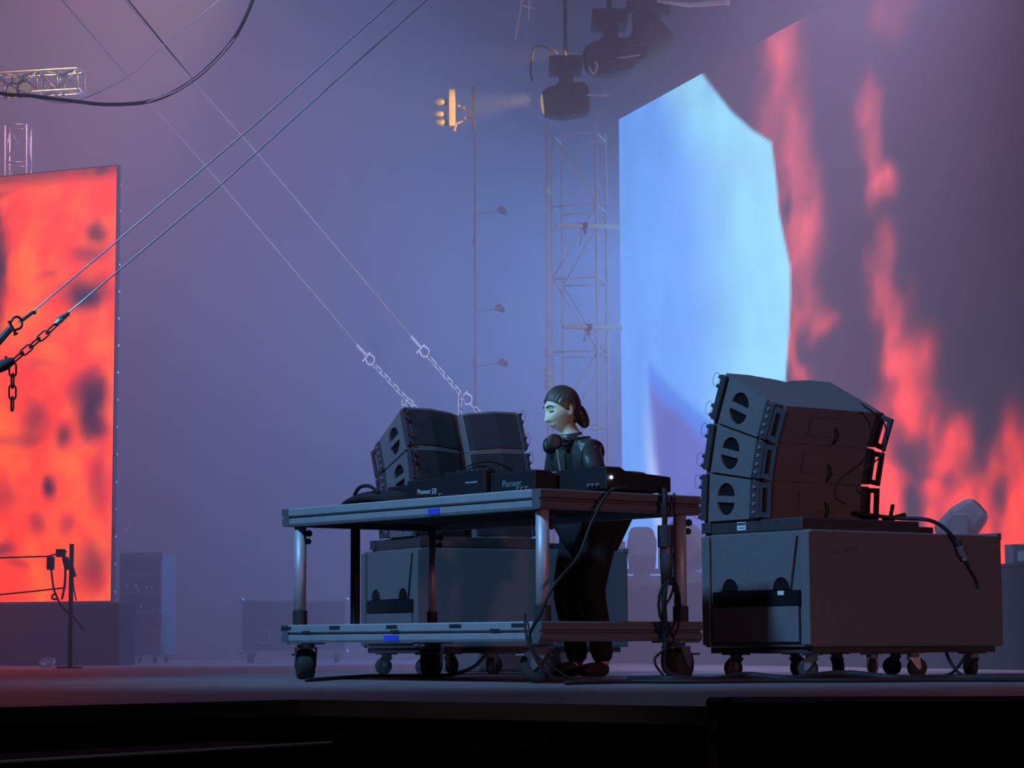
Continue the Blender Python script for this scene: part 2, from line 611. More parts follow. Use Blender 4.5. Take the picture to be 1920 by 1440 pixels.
RR = blob_field(rf, [   # red and pink flame patches: px, py, rx, ry, rot, amount
    (1470, 90, 34, 70, 0, 0.55), (1478, 200, 36, 90, 0, 0.55), (1492, 300, 34, 90, -5, 0.6), (1520, 380, 26, 70, -5, 0.6),
    (1515, 450, 34, 60, 0, 0.6), (1510, 530, 22, 50, 0, 0.55), (1520, 575, 26, 30, 30, 0.6), (1555, 600, 24, 24, 40, 0.55),
    (1500, 640, 14, 60, 0, 0.6), (1515, 690, 20, 24, 0, 0.5),
    (1635, 215, 20, 50, 0, 0.6), (1640, 290, 18, 50, 0, 0.65), (1660, 350, 28, 32, 0, 0.9), (1665, 460, 24, 36, 0, 0.6),
    (1665, 520, 22, 40, 0, 0.65), (1680, 570, 30, 40, 0, 0.75), (1685, 610, 22, 40, 0, 0.6),
    (1715, 670, 36, 50, 0, 1.0), (1710, 740, 32, 60, 0, 0.9), (1740, 780, 40, 40, 0, 0.65), (1690, 770, 40, 30, 0, 0.45), (1770, 830, 40, 40, 30, 0.45),
    (1660, 920, 30, 90, 0, 1.0), (1690, 960, 24, 80, 0, 0.9), (1650, 860, 18, 40, 0, 0.85),
    (1820, 800, 26, 36, 20, 0.7), (1800, 860, 34, 44, 30, 0.45), (1740, 905, 50, 18, 15, 0.75), (1765, 960, 26, 50, 0, 0.85),
    (1830, 960, 46, 46, 0, 1.0), (1860, 1000, 40, 40, 0, 1.0), (1835, 905, 30, 34, 0, 0.5), (1895, 880, 24, 60, 30, 0.55), (1915, 840, 20, 60, 0, 0.5),
    (1900, 1000, 30, 70, 20, 1.0), (1890, 1050, 30, 50, 0, 1.0), (1915, 960, 16, 60, 0, 0.8), (1660, 40, 26, 40, 0, 0.18), (1700, 30, 26, 40, 0, 0.15)])
RK = blob_field(rf, [   # dark gaps
    (1487, 388, 12, 26, 0, 1.0), (1720, 930, 22, 50, 0, 1.0), (1725, 985, 22, 50, 0, 1.0), (1515, 640, 14, 34, 0, 0.8),
    (1715, 850, 50, 30, 0, 0.75), (1790, 900, 14, 20, 0, 0.7), (1885, 935, 18, 36, 0, 0.85), (1790, 1000, 14, 40, 0, 0.6), (1875, 1010, 10, 40, 15, 0.6), (1860, 780, 20, 60, 0, 0.8)])


def right_picture(s_, z_):
    n1 = fbm(s_ * 1.5, z_ * 1.3, 4.4) * 1.3
    n2 = fbm(s_ * 3.2, z_ * 2.6, 2.2) * 1.3
    es = poly_x(EDGE, z_)
    top = EDGE[0][1]
    # blue sheet left of the edge line
    t = smooth(0.0, 1.0, s_ / max(0.2, es))
    blue = lerp((0.10, 0.40, 1.10), (0.26, 0.76, 1.05), smooth(0.35, 1.0, t + 0.05 * n2))
    blue = lerp(blue, (0.10, 0.28, 0.78), 0.25 * smooth(0.1, 0.5, n2) * smooth(0.5, 0.0, top - z_ - 0.2))
    dz = poly_z(BLUET, s_) - z_ + 0.03 * n2
    ds = s_ - poly_x(DARKB, z_)
    dark = smooth(-0.03, 0.10, dz) * smooth(-0.05, 0.16, ds)
    blue = lerp(blue, (0.03, 0.20, 0.88), 0.9 * smooth(-0.16, -0.02, dz) * smooth(-0.04, 0.1, ds))
    blue = lerp(blue, (0.075, 0.12, 0.52), smooth(0.0, 0.2, dz) * smooth(-0.04, 0.12, ds))
    if z_ < DARKB[0][1]:
        blue = lerp(blue, (0.62, 0.72, 1.1), 0.7 * smooth(0.22, 0.0, abs(ds + 0.03)) * smooth(0.0, 1.2, DARKB[0][1] - z_))
    inside = smooth(0.03, -0.03, s_ - es) * (smooth(0.02, -0.02, z_ - top - 0.0))
    if z_ > top:
        inside = smooth(0.05, -0.05, s_ - EDGE[0][0] - (z_ - top) * 0.2)
    # flames right of it
    f = blob_val(RR, s_ + 0.22 * n1 + 0.10 * n2, z_ + 0.20 * n1)
    k = blob_val(RK, s_ + 0.05 * n2, z_ + 0.05 * n1)
    f *= 1 - k
    f *= max(0.0, 0.86 + 0.95 * n2)
    low = smooth(3.0, 1.0, z_)
    hot = lerp((0.80, 0.10, 0.10), (1.55, 0.075, 0.03), low)
    base = (0.025, 0.016, 0.03)
    c = lerp(base, hot, max(0.0, min(1.0, f)))
    return lerp(c, blue, inside)


led_wall('led_wall', 'big LED wall with a pale blue shape and red flames behind the loudspeaker stack', RA, RB, RZ0, RZ1, 190, 170, right_picture, 1.25, 'LED walls of the stage')

# skirted plinths the walls stand on
def plinth(label, P, Q, depth_front, z1):
    d = (Q - P)
    o = thing('plinth', label, 'plinth', P, math.atan2(d.y, d.x), 'plinths under the LED walls')
    MB().box(-0.05, d.length + 0.1, -depth_front, 0.2, 0.0, z1 - 0.02).build('skirt', 'skirt_cloth', o)
    MB().box(-0.06, d.length + 0.11, -depth_front - 0.01, 0.21, z1 - 0.02, z1 - 0.004).build('top_board', 'deck_board', o)
    return o


plinth('black skirted plinth under the orange LED wall', LP, LQ, 0.08, LZ0 - 0.012)
plinth('grey skirted plinth under the blue and red LED wall', RA, RB, 0.6, RZ0 - 0.012)


# ------------------------------------------------------------------ castors
def castor(parent, loc, r, wdt, yaw, heavy=False, name='castor'):
    """Swivel castor: plate and fork, with the wheel (and brake pedal) as sub-parts. loc is the underside it hangs from."""
    h = loc[2]
    m = MB()
    pl = r * 1.15
    m.box(-pl, pl, -pl * 0.8, pl * 0.8, -0.008, 0.0)
    m.lathe([(r * 0.55, -0.008 - 0.018), (r * 0.62, -0.008)], 16)
    off = r * 0.38
    cz = -(h - r)
    for s in (-1, 1):
        x0 = s * (wdt / 2 + 0.004)
        x1 = x0 + s * 0.005
        poly = [(-r * 0.55, -0.024), (r * 0.55, -0.024), (off + r * 0.28, cz), (off + r * 0.1, cz - r * 0.25), (off - r * 0.2, cz)]
        m.prism(poly, 'x', min(x0, x1), max(x0, x1))
    m.box(-wdt / 2 - 0.008, wdt / 2 + 0.008, -r * 0.55, r * 0.55, -0.03, -0.022)
    c = m.build(name, 'castor_steel', parent)
    c.location = loc
    c.rotation_euler = (0, 0, yaw)
    wm = MB()
    T = Matrix.Translation((0, off, cz)) @ Matrix.Rotation(math.pi / 2, 4, 'Y')
    wm.lathe([(r * 0.35, -wdt / 2 - 0.002), (r * 0.8, -wdt / 2), (r * 0.96, -wdt * 0.42), (r, -wdt * 0.2), (r, wdt * 0.2), (r * 0.96, wdt * 0.42), (r * 0.8, wdt / 2), (r * 0.35, wdt / 2 + 0.002)], 24, T)
    wm.build('wheel', 'rubber', c, smooth=True)
    if heavy:
        b = MB()
        b.box(-wdt * 0.7, wdt * 0.7, off + r * 0.6, off + r * 1.15, cz + r * 0.55, cz + r * 0.68)
        b.build('brake_pedal', 'castor_steel', c, bevel=0.003)
    return c


# ------------------------------------------------------------------ the rolling DJ table (two aluminium decks)
T0 = Vector((0.123, 10.2, 0))
TL, TW = 2.0, 0.97          # along U, along V
table = thing('rolling_table', 'rolling scaffold table of two aluminium decks carrying the music players', 'table', T0, YAW)


def deck(name, z, th, parent):
    p = MB().box(0.05, TW - 0.05, 0.05, TL - 0.05, z + 0.03, z + th - 0.004).build(name, 'deck_board', parent)
    a, b = z, z + th
    g = a + th * 0.46
    # outline of the extruded rail, seen from its end: outer face at d = 0, inwards positive
    prof = [(0.010, a), (0.060, a), (0.060, b), (0.004, b), (0.0, b - 0.006), (0.0, g + 0.012), (0.016, g + 0.006), (0.016, g), (0.003, g - 0.006), (0.003, a + 0.012)]
    runs = [('x', 0.0, TW, lambda d: d, 1), ('x', 0.0, TW, lambda d: TL - d, -1), ('y', 0.06, TL - 0.06, lambda d: d, 1), ('y', 0.06, TL - 0.06, lambda d: TW - d, -1)]
    for ax, q0, q1, fn, sg in runs:
        poly = [(fn(d), zz) for d, zz in prof]
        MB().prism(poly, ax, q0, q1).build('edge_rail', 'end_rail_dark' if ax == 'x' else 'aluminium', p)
    return p


lower = deck('lower_deck', 0.180, 0.088, table)
upper = deck('upper_deck', 0.756, 0.088, table)
# dark latch slots along the rail of the lower deck, blue tape strips
slot0 = None
for yy in (1.955, 1.54, 1.08, 0.60, 0.16):
    if slot0 is None:
        slot0 = MB().box(-0.0025, 0.004, -0.042, 0.042, -0.008, 0.008).build('latch_slot', 'slot_black', lower)
        slot0.location = (0, yy, 0.252)
    else:
        share(slot0, lower, (0, yy, 0.252))
for yy in (1.78, 1.06, 0.32):
    sl = share(slot0, lower, (0, yy, 0.233))
    sl.scale = (1, 0.75, 0.5)
MB().box(-0.002, 0.0045, 0.72, 0.80, 0.762, 0.790).build('tape_strip', 'tape_blue', upper)
MB().box(-0.002, 0.0045, 1.03, 1.14, 0.186, 0.212).build('tape_strip', 'tape_blue', lower)
# legs and collars
LEGS = [(0.055, 0.055, 0.030), (TW - 0.085, 0.055, 0.030), (0.055, TL - 0.085, 0.030), (TW - 0.085, TL - 0.085, 0.021)]
for lx, ly, lr in LEGS:
    lg = MB().cyl((lx, ly, 0.268), (lx, ly, 0.756), lr, 20).build('leg', 'tube_steel', table, smooth=True)
    MB().cyl((lx, ly, 0.268), (lx, ly, 0.338), lr + 0.006, 20).build('foot_socket', 'rubber', lg)
    k = MB()
    k.ball((lx + 0.038, ly - 0.02, 0.722), 0.017, 10)
    k.cyl((lx, ly, 0.722), (lx + 0.04, ly - 0.02, 0.722), 0.008, 8)
    k.ball((lx + 0.034, ly - 0.02, 0.682), 0.015, 10)
    k.cyl((lx, ly, 0.682), (lx + 0.036, ly - 0.02, 0.682), 0.008, 8)
    k.build('clamp_knob', 'rubber', lg, smooth=True)
MB().box(0.395, 0.430, TL - 0.075, TL - 0.04, 0.268, 0.756).build('middle_post', 'slot_black', table)
for (lx, ly, yaw) in ((0.075, 0.075, 0.7), (TW - 0.1, 0.075, -1.3), (0.075, TL - 0.11, -0.5), (TW - 0.1, TL - 0.11, 2.2)):
    castor(table, (lx, ly, 0.180), 0.075, 0.088, yaw, True)


# ------------------------------------------------------------------ subwoofers with their dollies
def arc(cx, cz, r, a0, a1, n=10):
    return [(cx + r * math.cos(R(a0 + (a1 - a0) * i / n)), cz + r * math.sin(R(a0 + (a1 - a0) * i / n))) for i in range(n + 1)]


def subwoofer(label, loc, yaw):
    """Wide bass cabinet. Local x: 1.32 m wide, y: 0.74 m deep. The end at x = 0 carries handles, panels and a sticker."""
    W_, D_, z0, z1 = 1.32, 0.745, 0.150, 0.694
    o = thing('subwoofer', label, 'loudspeaker', loc, yaw, 'bass cabinets of the monitor stacks')
    m = MB()
    m.box(0.012, W_, 0.0, D_, z0, z1)
    m.build('cabinet', 'cabinet_paint', o, bevel=0.008)
    # corner runners on the near and far edges
    for yy in (0.0, D_ - 0.055):
        MB().box(-0.004, 0.02, yy, yy + 0.055, z0 + 0.01, z1 - 0.01).build('corner_runner', 'cabinet_paint', o, bevel=0.004)
    # upper end panel, its lower edge cut out above the two hand grips
    zb = 0.418
    y0, y1 = 0.085, 0.66
    low = [(y0 + 0.05, zb)] + arc(0.19, zb, 0.058, 180, 0) + arc(0.545, zb, 0.058, 180, 0) + [(y1 - 0.03, zb)]
    poly = low + [(y1, z1 - 0.03), (y0, z1 - 0.03)]
    MB().prism(poly, 'x', -0.002, 0.013).build('end_panel', 'cabinet_paint', o)
    for cy_ in (0.19, 0.545):
        MB().prism(arc(cy_, zb + 0.002, 0.056, 0, 180), 'x', 0.004, 0.0125).build('hand_grip', 'recess_black', o)
    MB().box(0.0, 0.0125, 0.07, 0.67, 0.345, zb - 0.004).build('recess_band', 'recess_black', o)
    MB().box(-0.003, 0.013, 0.075, 0.67, z0 + 0.025, 0.34).build('end_panel', 'cabinet_paint', o)
    # raised skids on the far end top
    MB().box(W_ - 0.03, W_ + 0.004, 0.0, D_, z1 - 0.02, z1 + 0.012).build('end_skid', 'cabinet_paint', o, bevel=0.003)
    MB().box(W_ - 0.012, W_ + 0.014, 0.02, D_ - 0.02, z0 + 0.06, z0 + 0.12).build('end_skid', 'cabinet_paint', o, bevel=0.003)
    d = thing('wheel_dolly', label.split(' with')[0].replace('bass cabinet', 'low wheeled board under the bass cabinet'), 'dolly', loc, yaw, 'dollies of the monitor stacks')
    MB().box(0.03, W_ - 0.04, 0.02, D_ - 0.02, 0.120, 0.149).build('board', 'dolly_wood', d, bevel=0.004)
    for i, (cx, cyy) in enumerate(((0.10, 0.10), (0.10, 0.62), (0.50, 0.10), (0.50, 0.62), (0.78, 0.10), (0.78, 0.62), (1.20, 0.10), (1.20, 0.62))):
        castor(d, (cx, cyy, 0.120), 0.048, 0.034, 0.6 + i * 0.9)
    return o, d


YR, YF = R(37.0), R(28.0)
SR = Vector((1.372, 10.88, 0))
SF = Vector((-0.512, 12.74, 0))
subR, dolR = subwoofer('dark bass cabinet with white stickers, right of the table', SR, YR)
subF, dolF = subwoofer('dark bass cabinet with hand grips, seen under the table', SF, YF)
dolR['label'] = 'low wheeled board under the bass cabinet right of the table'
dolF['label'] = 'low wheeled board under the bass cabinet behind the table'
# stickers on the near cabinet
MB().box(-0.0045, -0.003, 0.17, 0.212, 0.392, 0.412).build('sticker', 'print_white', subR)['label'] = 'small white sticker'
for k in range(3):
    st = MB()
    x0 = 0.16 + 0.055 * k
    st.box(x0, x0 + 0.045, -0.0015, -0.0003, 0.585 + 0.006 * k, 0.594 + 0.012 * k)
    st.build('scuffed_label', 'castor_steel', subR)


# stacking boards between bass cabinets and arrays
def stack_board(label, loc, yaw, y0, y1):
    o = thing('stacking_board', label, 'frame', loc, yaw, 'stacking frames of the monitor stacks')
    MB().box(0.012, 0.80, y0, y1, 0.694, 0.752).build('frame', 'rigging_steel', o, bevel=0.004)
    MB().box(0.0, 0.03, y1 - 0.05, y1 + 0.012, 0.70, 0.752).build('corner_block', 'rigging_steel', o, bevel=0.003)
    MB().box(0.80, 0.92, y0 + 0.02, y1 - 0.1, 0.694, 0.728).build('rear_lip', 'rigging_steel', o)
    return o


sbR = stack_board('dark stacking frame with white sticker on the right bass cabinet', SR, YR, 0.06, 0.735)
sbF = stack_board('dark stacking frame hidden behind the upper deck of the table', SF, YF, 0.0, 0.62)
st = MB().box(0.0095, 0.0118, 0.44, 0.50, 0.706, 0.746).build('sticker', 'print_white', sbR)
MB().box(0.0085, 0.0094, 0.442, 0.498, 0.731, 0.742).build('print_bar', 'sticker_ink', st)
MB().box(0.0085, 0.0094, 0.447, 0.485, 0.716, 0.720).build('print_bar', 'sticker_ink', st)


# ------------------------------------------------------------------ line array loudspeakers
AW, AD, AF, AR_ = 0.73, 0.41, 0.25, 0.185
WEDGE = math.degrees(math.atan((AF - AR_) / 2 / AD))


def array_element():
    """Wedge cabinet. Local: front faces -y (front edge at y = 0), centred on x, z."""
    o = thing('line_array_loudspeaker', 'x', 'loudspeaker')
    hw = AW / 2 - 0.014

    def hz(y):
        return AF / 2 + (AR_ - AF) / 2 * y / AD - 0.001
    plan = [(-hw, 0.0), (-0.20, 0.0), (-0.05, 0.035), (0.0, 0.06), (0.05, 0.035), (0.20, 0.0), (hw, 0.0), (hw, AD - 0.05), (hw - 0.05, AD), (-hw + 0.05, AD), (-hw, AD - 0.05)]
    m = MB()
    m.loft([[(x, y, -hz(y)) for x, y in plan], [(x, y, hz(y)) for x, y in plan]])
    m.build('cabinet', 'cabinet_paint', o)
    # two grille wings set into the vee-shaped front
    for s in (-1, 1):
        g = MB()
        pts = [(s * 0.335, -0.006), (s * 0.205, -0.006), (s * 0.052, 0.028), (s * 0.03, 0.04), (s * 0.03, 0.046), (s * 0.2, 0.004), (s * 0.335, 0.004)]
        g.loft([[(x, y, -AF / 2 + 0.016) for x, y in pts], [(x, y, AF / 2 - 0.016) for x, y in pts]])
        g.build('grille_wing', 'grille_cloth', o)
        # side plate with the round hand hold and its cross bar
        x0, x1 = s * (AW / 2 - 0.014), s * (AW / 2)
        y0, y1 = 0.045, AD - 0.075
        outer = [(y0, -hz(y0) + 0.004), (y1, -hz(y1) + 0.004), (y1, hz(y1) - 0.004), (y0, hz(y0) - 0.004)]
        cyy, r = 0.165, 0.062
        up = arc(cyy, 0.012, r, 0, 180, 12)
        dnn = arc(cyy, -0.020, r, 180, 360, 12)
        MB().holed(outer, [up, dnn], 'x', min(x0, x1), max(x0, x1)).build('side_plate', 'cabinet_paint', o)
        hh = MB()
        hh.prism(arc(cyy, 0.013, r * 0.99, 0, 180, 12), 'x', min(s * (AW / 2 - 0.0155), s * (AW / 2 - 0.012)), max(s * (AW / 2 - 0.0155), s * (AW / 2 - 0.012)))
        hh.prism(arc(cyy, -0.021, r * 0.99, 180, 360, 12), 'x', min(s * (AW / 2 - 0.0155), s * (AW / 2 - 0.012)), max(s * (AW / 2 - 0.0155), s * (AW / 2 - 0.012)))
        hh.build('hand_hold', 'recess_black', o)
        # front rigging rail with pins
        fr = MB()
        fr.box(min(s * (AW / 2 - 0.012), s * (AW / 2 + 0.006)), max(s * (AW / 2 - 0.012), s * (AW / 2 + 0.006)), -0.010, 0.026, -AF / 2 + 0.012, AF / 2 - 0.012)
        fr = fr.build('front_rigging', 'rigging_steel', o, bevel=0.002)
        for zz in (-AF / 2 + 0.028, -0.05, 0.05, AF / 2 - 0.028):
            pn = MB()
            pn.cyl((s * (AW / 2 - 0.004), -0.008, zz), (s * (AW / 2 - 0.004), -0.028, zz), 0.010, 10)
            pn.build('pin', 'rigging_steel', fr)
        for zz in (-0.05, AF / 2 - 0.028):
            lp = MB()
            lp.tube([(s * (AW / 2 - 0.004), -0.026 - 0.022 + 0.024 * math.cos(t * math.pi / 7), zz + 0.034 * math.sin(t * math.pi / 7) - 0.02) for t in range(14)], 0.0012, 5, closed=True)
            lp.build('safety_wire', 'rigging_steel', fr)
        # rear rigging strip with pinned holes, and the open arm behind it
        rr = MB()
        yb0, yb1 = AD - 0.07, AD - 0.012
        rr.box(min(s * (AW / 2 - 0.055), s * (AW / 2 + 0.004)), max(s * (AW / 2 - 0.055), s * (AW / 2 + 0.004)), yb0, yb1, -AR_ / 2 + 0.004, AR_ / 2 - 0.004)
        rr = rr.build('rear_rigging', 'rigging_steel', o, bevel=0.002)
        for zz in (-0.06, -0.02, 0.02, 0.06):
            hb = MB()
            hb.cyl((s * (AW / 2 + 0.003), AD - 0.042, zz), (s * (AW / 2 + 0.010), AD - 0.042, zz), 0.009, 8)
            hb.build('pin', 'case_edge', rr)
        arm = MB()
        ax0, ax1 = min(s * (AW / 2 - 0.016), s * (AW / 2 - 0.002)), max(s * (AW / 2 - 0.016), s * (AW / 2 - 0.002))
        arm.holed([(AD - 0.03, -0.082), (AD + 0.068, -0.082), (AD + 0.068, 0.082), (AD - 0.03, 0.082)], [[(AD + 0.008, -0.058), (AD + 0.042, -0.058), (AD + 0.042, 0.058), (AD + 0.008, 0.058)]], 'x', ax0, ax1)
        arm.build('rigging_arm', 'rigging_steel', o)
    # connector plate and link cable on the rear
    MB().box(-0.12, 0.12, AD - 0.001, AD + 0.006, -0.045, 0.045).build('connector_plate', 'cabinet_paint', o)
    cb = MB()
    cb.tube(curve_pts([(-0.05, AD + 0.006, 0.0), (-0.055, AD + 0.028, -0.02), (-0.06, AD + 0.024, -0.05), (-0.058, AD + 0.010, -0.08)]), 0.0045, 6)
    cb.build('link_cable', 'cable_black', o, smooth=True)
    return o


def place_array(src, corner, yaw_stack, cx, cyf, facing, labels, group, zb=0.753):
    """Fan of three elements. facing +1: front looks to +y of the stack frame, -1: front looks to -y."""
    ax = Vector((math.cos(yaw_stack), math.sin(yaw_stack), 0))
    ay = Vector((-math.sin(yaw_stack), math.cos(yaw_stack), 0))
    th = yaw_stack + (math.pi if facing > 0 else 0.0)
    back = -ay if facing > 0 else ay
    base = corner + ax * cx + ay * cyf + Vector((0, 0, zb))
    fy, fz = 0.0, 0.0        # front-bottom corner in the (depth, height) plane
    out = []
    for k, lab in enumerate(labels):
        a = -R(WEDGE + 2 * WEDGE * k)
        if k == 0:
            # lowest cabinet: its underside lies level, so the front rises a little above the rear
            pass
        ux, uz = -math.sin(a) * AF, math.cos(a) * AF
        oy, oz = fy + ux / 2, fz + uz / 2
        e = src if src is not None and not src.get('placed') else copy_tree(ELEM)
        src = None
        e['placed'] = 1
        e.location = base + back * oy + Vector((0, 0, oz))
        e.rotation_euler = (Matrix.Rotation(th, 3, 'Z') @ Matrix.Rotation(a, 3, 'X')).to_euler()
        tag(e, lab, 'loudspeaker', group)
        out.append(e)
        fy, fz = fy + ux, fz + uz
    return out


ELEM = array_element()
place_array(ELEM, SR, YR, AW / 2, 0.74, 1, [
    'lowest of the three curved loudspeakers in the right stack',
    'middle one of the three curved loudspeakers in the right stack',
    'topmost of the three curved loudspeakers in the right stack'], 'curved loudspeakers of the right stack')
place_array(None, SF, YF, AW / 2, 0.03, -1, [
    'lowest curved loudspeaker of the stack behind the table, hidden by the deck',
    'middle curved loudspeaker of the stack behind the table',
    'topmost curved loudspeaker of the stack behind the table, below the hanging chains'], 'curved loudspeakers of the stack behind the table')
for e in bpy.data.objects:
    if 'placed' in e: del e['placed']


# ------------------------------------------------------------------ gear on the table
ZT = 0.844


def tbl(v, u, z=0.0):
    return T0 + V * v + U * u + Vector((0, 0, z))


def player(label, v, u, hgt=0.115, tilt=0.0, logo=None, logo_mat='print_white', logo_size=0.034):
    o = thing('media_player', label, 'music player', tbl(v, u, ZT), YAW, 'black music players on the table')
    b = MB()
    b.prism([(0.0, 0.012), (0.40, 0.012), (0.40, hgt * 0.72), (0.12, hgt * 0.86), (0.09, hgt), (0.0, hgt)], 'y', 0.0, 0.32)
    b.build('body', 'player_black', o, bevel=0.005)
    for fx, fy_ in ((0.03, 0.03), (0.03, 0.29), (0.37, 0.03), (0.37, 0.29)):
        MB().cyl((fx, fy_, 0.0), (fx, fy_, 0.014), 0.016, 10).build('foot', 'rubber', o)
    j = MB()
    j.lathe([(0.100, 0), (0.102, 0.008), (0.095, 0.014), (0.06, 0.016), (0.001, 0.014)], 32, Matrix.Translation((0.26, 0.16, hgt * 0.79)) @ Matrix.Rotation(R(2.6), 4, 'Y'))
    j.build('jog_wheel', 'rubber', o, smooth=True)
    s_ = MB()
    s_.box(0.015, 0.085, 0.06, 0.26, hgt - 0.001, hgt + 0.004)
    s_.build('display', 'recess_black', o)
    if logo:
        text_part('logo', logo, logo_size, logo_mat, o, (-0.0012, 0.16, 0.045), (math.pi / 2, 0, -math.pi / 2))
    for k in range(3):
        MB().cyl((0.0005, 0.05 + 0.03 * k, 0.035), (-0.012, 0.05 + 0.03 * k, 0.035), 0.007, 8).build('socket', 'case_edge', o)
    return o


player('black music player showing a white maker mark, left part of the table', 0.27, 1.00, 0.115, logo='Pioneer DJ')
player('black music player with a teal maker mark, nearest the DJ hands', 0.27, 0.36, 0.115, logo='Pioneer', logo_mat='print_teal', logo_size=0.045)
pr = player('black music player at the right end of the table, with blue light', 0.40, 0.02, 0.115)
ld = MB().ball((0.03, -0.003, 0.066), 0.007, 10).build('status_light', emit('status_blue', (0.55, 0.8, 1.0), 14.0), pr)
ld['label'] = 'tiny bright blue-white lamp'
player('black music player at the far end of the table, behind the bag', 0.42, 1.36, 0.11)

mx = thing('mixer', 'black mixer with upright knobs between the music players', 'mixer', tbl(0.25, 0.69, ZT), YAW)
MB().prism([(0.0, 0.012), (0.40, 0.012), (0.40, 0.10), (0.0, 0.135)], 'y', 0.0, 0.31).build('body', 'player_black', mx, bevel=0.004)
kn = None
for i in range(4):
    for j_ in range(4):
        x = 0.05 + 0.06 * i
        k_ = MB().lathe([(0.011, 0), (0.009, 0.016), (0.001, 0.0165)], 10).mesh('knob', 'rubber') if kn is None else kn.data
        o = bpy.data.objects.new('knob', k_)
        COL.objects.link(o)
        o.parent = mx
        o.location = (x, 0.045 + 0.072 * j_, 0.135 - 0.0875 * x)
        kn = kn or o
MB().box(-0.001, 0.0005, 0.06, 0.15, 0.075, 0.083).build('print_bar', 'print_teal', mx)

# effects unit standing on edge, and a soft bag at the left end
fx = thing('effects_unit', 'small black box with controls raised behind the teal-marked player', 'effects unit', tbl(0.68, 0.50, ZT), YAW)
MB().box(0.0, 0.16, 0.0, 0.30, 0.05, 0.13).build('body', 'player_black', fx, bevel=0.005)
MB().box(0.03, 0.13, 0.03, 0.27, 0.0, 0.05).build('stand', 'rubber', fx)
for k in range(5):
    MB().cyl((0.0, 0.05 + 0.05 * k, 0.10), (-0.014, 0.05 + 0.05 * k, 0.10), 0.010, 10).build('knob', 'print_teal' if k in (0, 1, 2) else 'rubber', fx)

bag = thing('gear_bag', 'soft black bag lying at the left end of the table', 'bag', tbl(0.12, 1.33, ZT), YAW)
b = MB()
rings = []
for k in range(9):
    t = k / 8
    h = 0.07 * (math.sin(math.pi * min(1, 0.10 + t * 0.85)) ** 0.6)
    wv = 0.13 * (0.75 + 0.25 * math.sin(math.pi * t))
    ring = []
    for i in range(14):
        a = 2 * math.pi * i / 14
        ring.append((0.15 + wv * math.cos(a), 0.42 * t, max(0.0, h * 0.55 + h * 0.6 * math.sin(a)) ))
    rings.append(ring)
b.loft(rings)
b.build('pouch', 'bag_black', bag, smooth=True)
b = MB()
b.tube(curve_pts([(0.06, 0.10, 0.06), (0.05, 0.16, 0.095), (0.05, 0.24, 0.095), (0.06, 0.30, 0.06)]), 0.009, 8)
b.build('strap', 'bag_black', bag, smooth=True)


# ------------------------------------------------------------------ cables
def cable(label, pts, r, m='cable_black', name='cable', group=None, n=8):
    b = MB()
    b.tube(curve_pts(pts, n), r, 7)
    return tag(b.build(name, m, smooth=True), label, 'cable', group)


def tloc(v, u, z):
    return tuple(tbl(v, u, z))


cable('long black cable drooping from the table corner to the castor', [tloc(0.50, -0.02, 0.86), tloc(0.37, -0.035, 0.84), tloc(0.25, -0.05, 0.70), tloc(0.17, -0.05, 0.55), tloc(0.02, -0.06, 0.42), tloc(-0.03, -0.03, 0.30), tloc(-0.05, 0.02, 0.20), tloc(-0.03, -0.02, 0.08), tloc(0.04, -0.06, 0.008)], 0.0075)
cable('second cable hanging in front of the lower deck corner', [tloc(-0.01, 0.10, 0.30), tloc(-0.03, 0.07, 0.22), tloc(-0.035, 0.03, 0.14), tloc(0.0, -0.03, 0.09), tloc(0.10, -0.09, 0.010)], 0.006)
cable('thick black cable loom hanging below the right end of the deck', [tloc(0.72, -0.02, 0.87), tloc(0.70, -0.045, 0.80), tloc(0.70, -0.04, 0.66), tloc(0.71, -0.04, 0.50), tloc(0.69, -0.04, 0.36), tloc(0.70, -0.04, 0.20), tloc(0.68, -0.05, 0.06), tloc(0.75, -0.10, 0.012)], 0.013)
cable('thin black cable looping beside the hanging loom', [tloc(0.78, -0.02, 0.85), tloc(0.76, -0.04, 0.66), tloc(0.74, -0.05, 0.42), tloc(0.67, -0.05, 0.30), tloc(0.74, -0.05, 0.18), tloc(0.62, -0.05, 0.10), tloc(0.66, -0.08, 0.01)], 0.006)
lm = thing('cable_connector', 'black multipin connector block tied to the hanging cable loom', 'connector', tbl(0.70, -0.05, 0.60), YAW)
MB().cyl((0, 0, 0.0), (0, 0, 0.10), 0.040, 14).build('shell', 'rubber', lm, bevel=0.004)
MB().cyl((0, 0, -0.03), (0, 0, 0.0), 0.030, 14).build('collar', 'rigging_steel', lm)
MB().cyl((0.0, 0, -0.17), (0.0, 0, -0.03), 0.026, 12, 0.032).build('boot', 'rubber', lm, smooth=True)
wl = MB()
wl.tube([(0.058 * math.cos(t * math.pi / 8), -0.01 + 0.004 * math.sin(t), -0.26 + 0.11 * math.sin(t * math.pi / 8)) for t in range(16)], 0.007, 6, closed=True)
wl.tube([(0.01 + 0.05 * math.cos(t * math.pi / 8), -0.022, -0.27 + 0.13 * math.sin(t * math.pi / 8)) for t in range(16)], 0.006, 6, closed=True)
tag(wl.build('cable_coil', 'cable_black', lm), 'coiled spare cable')
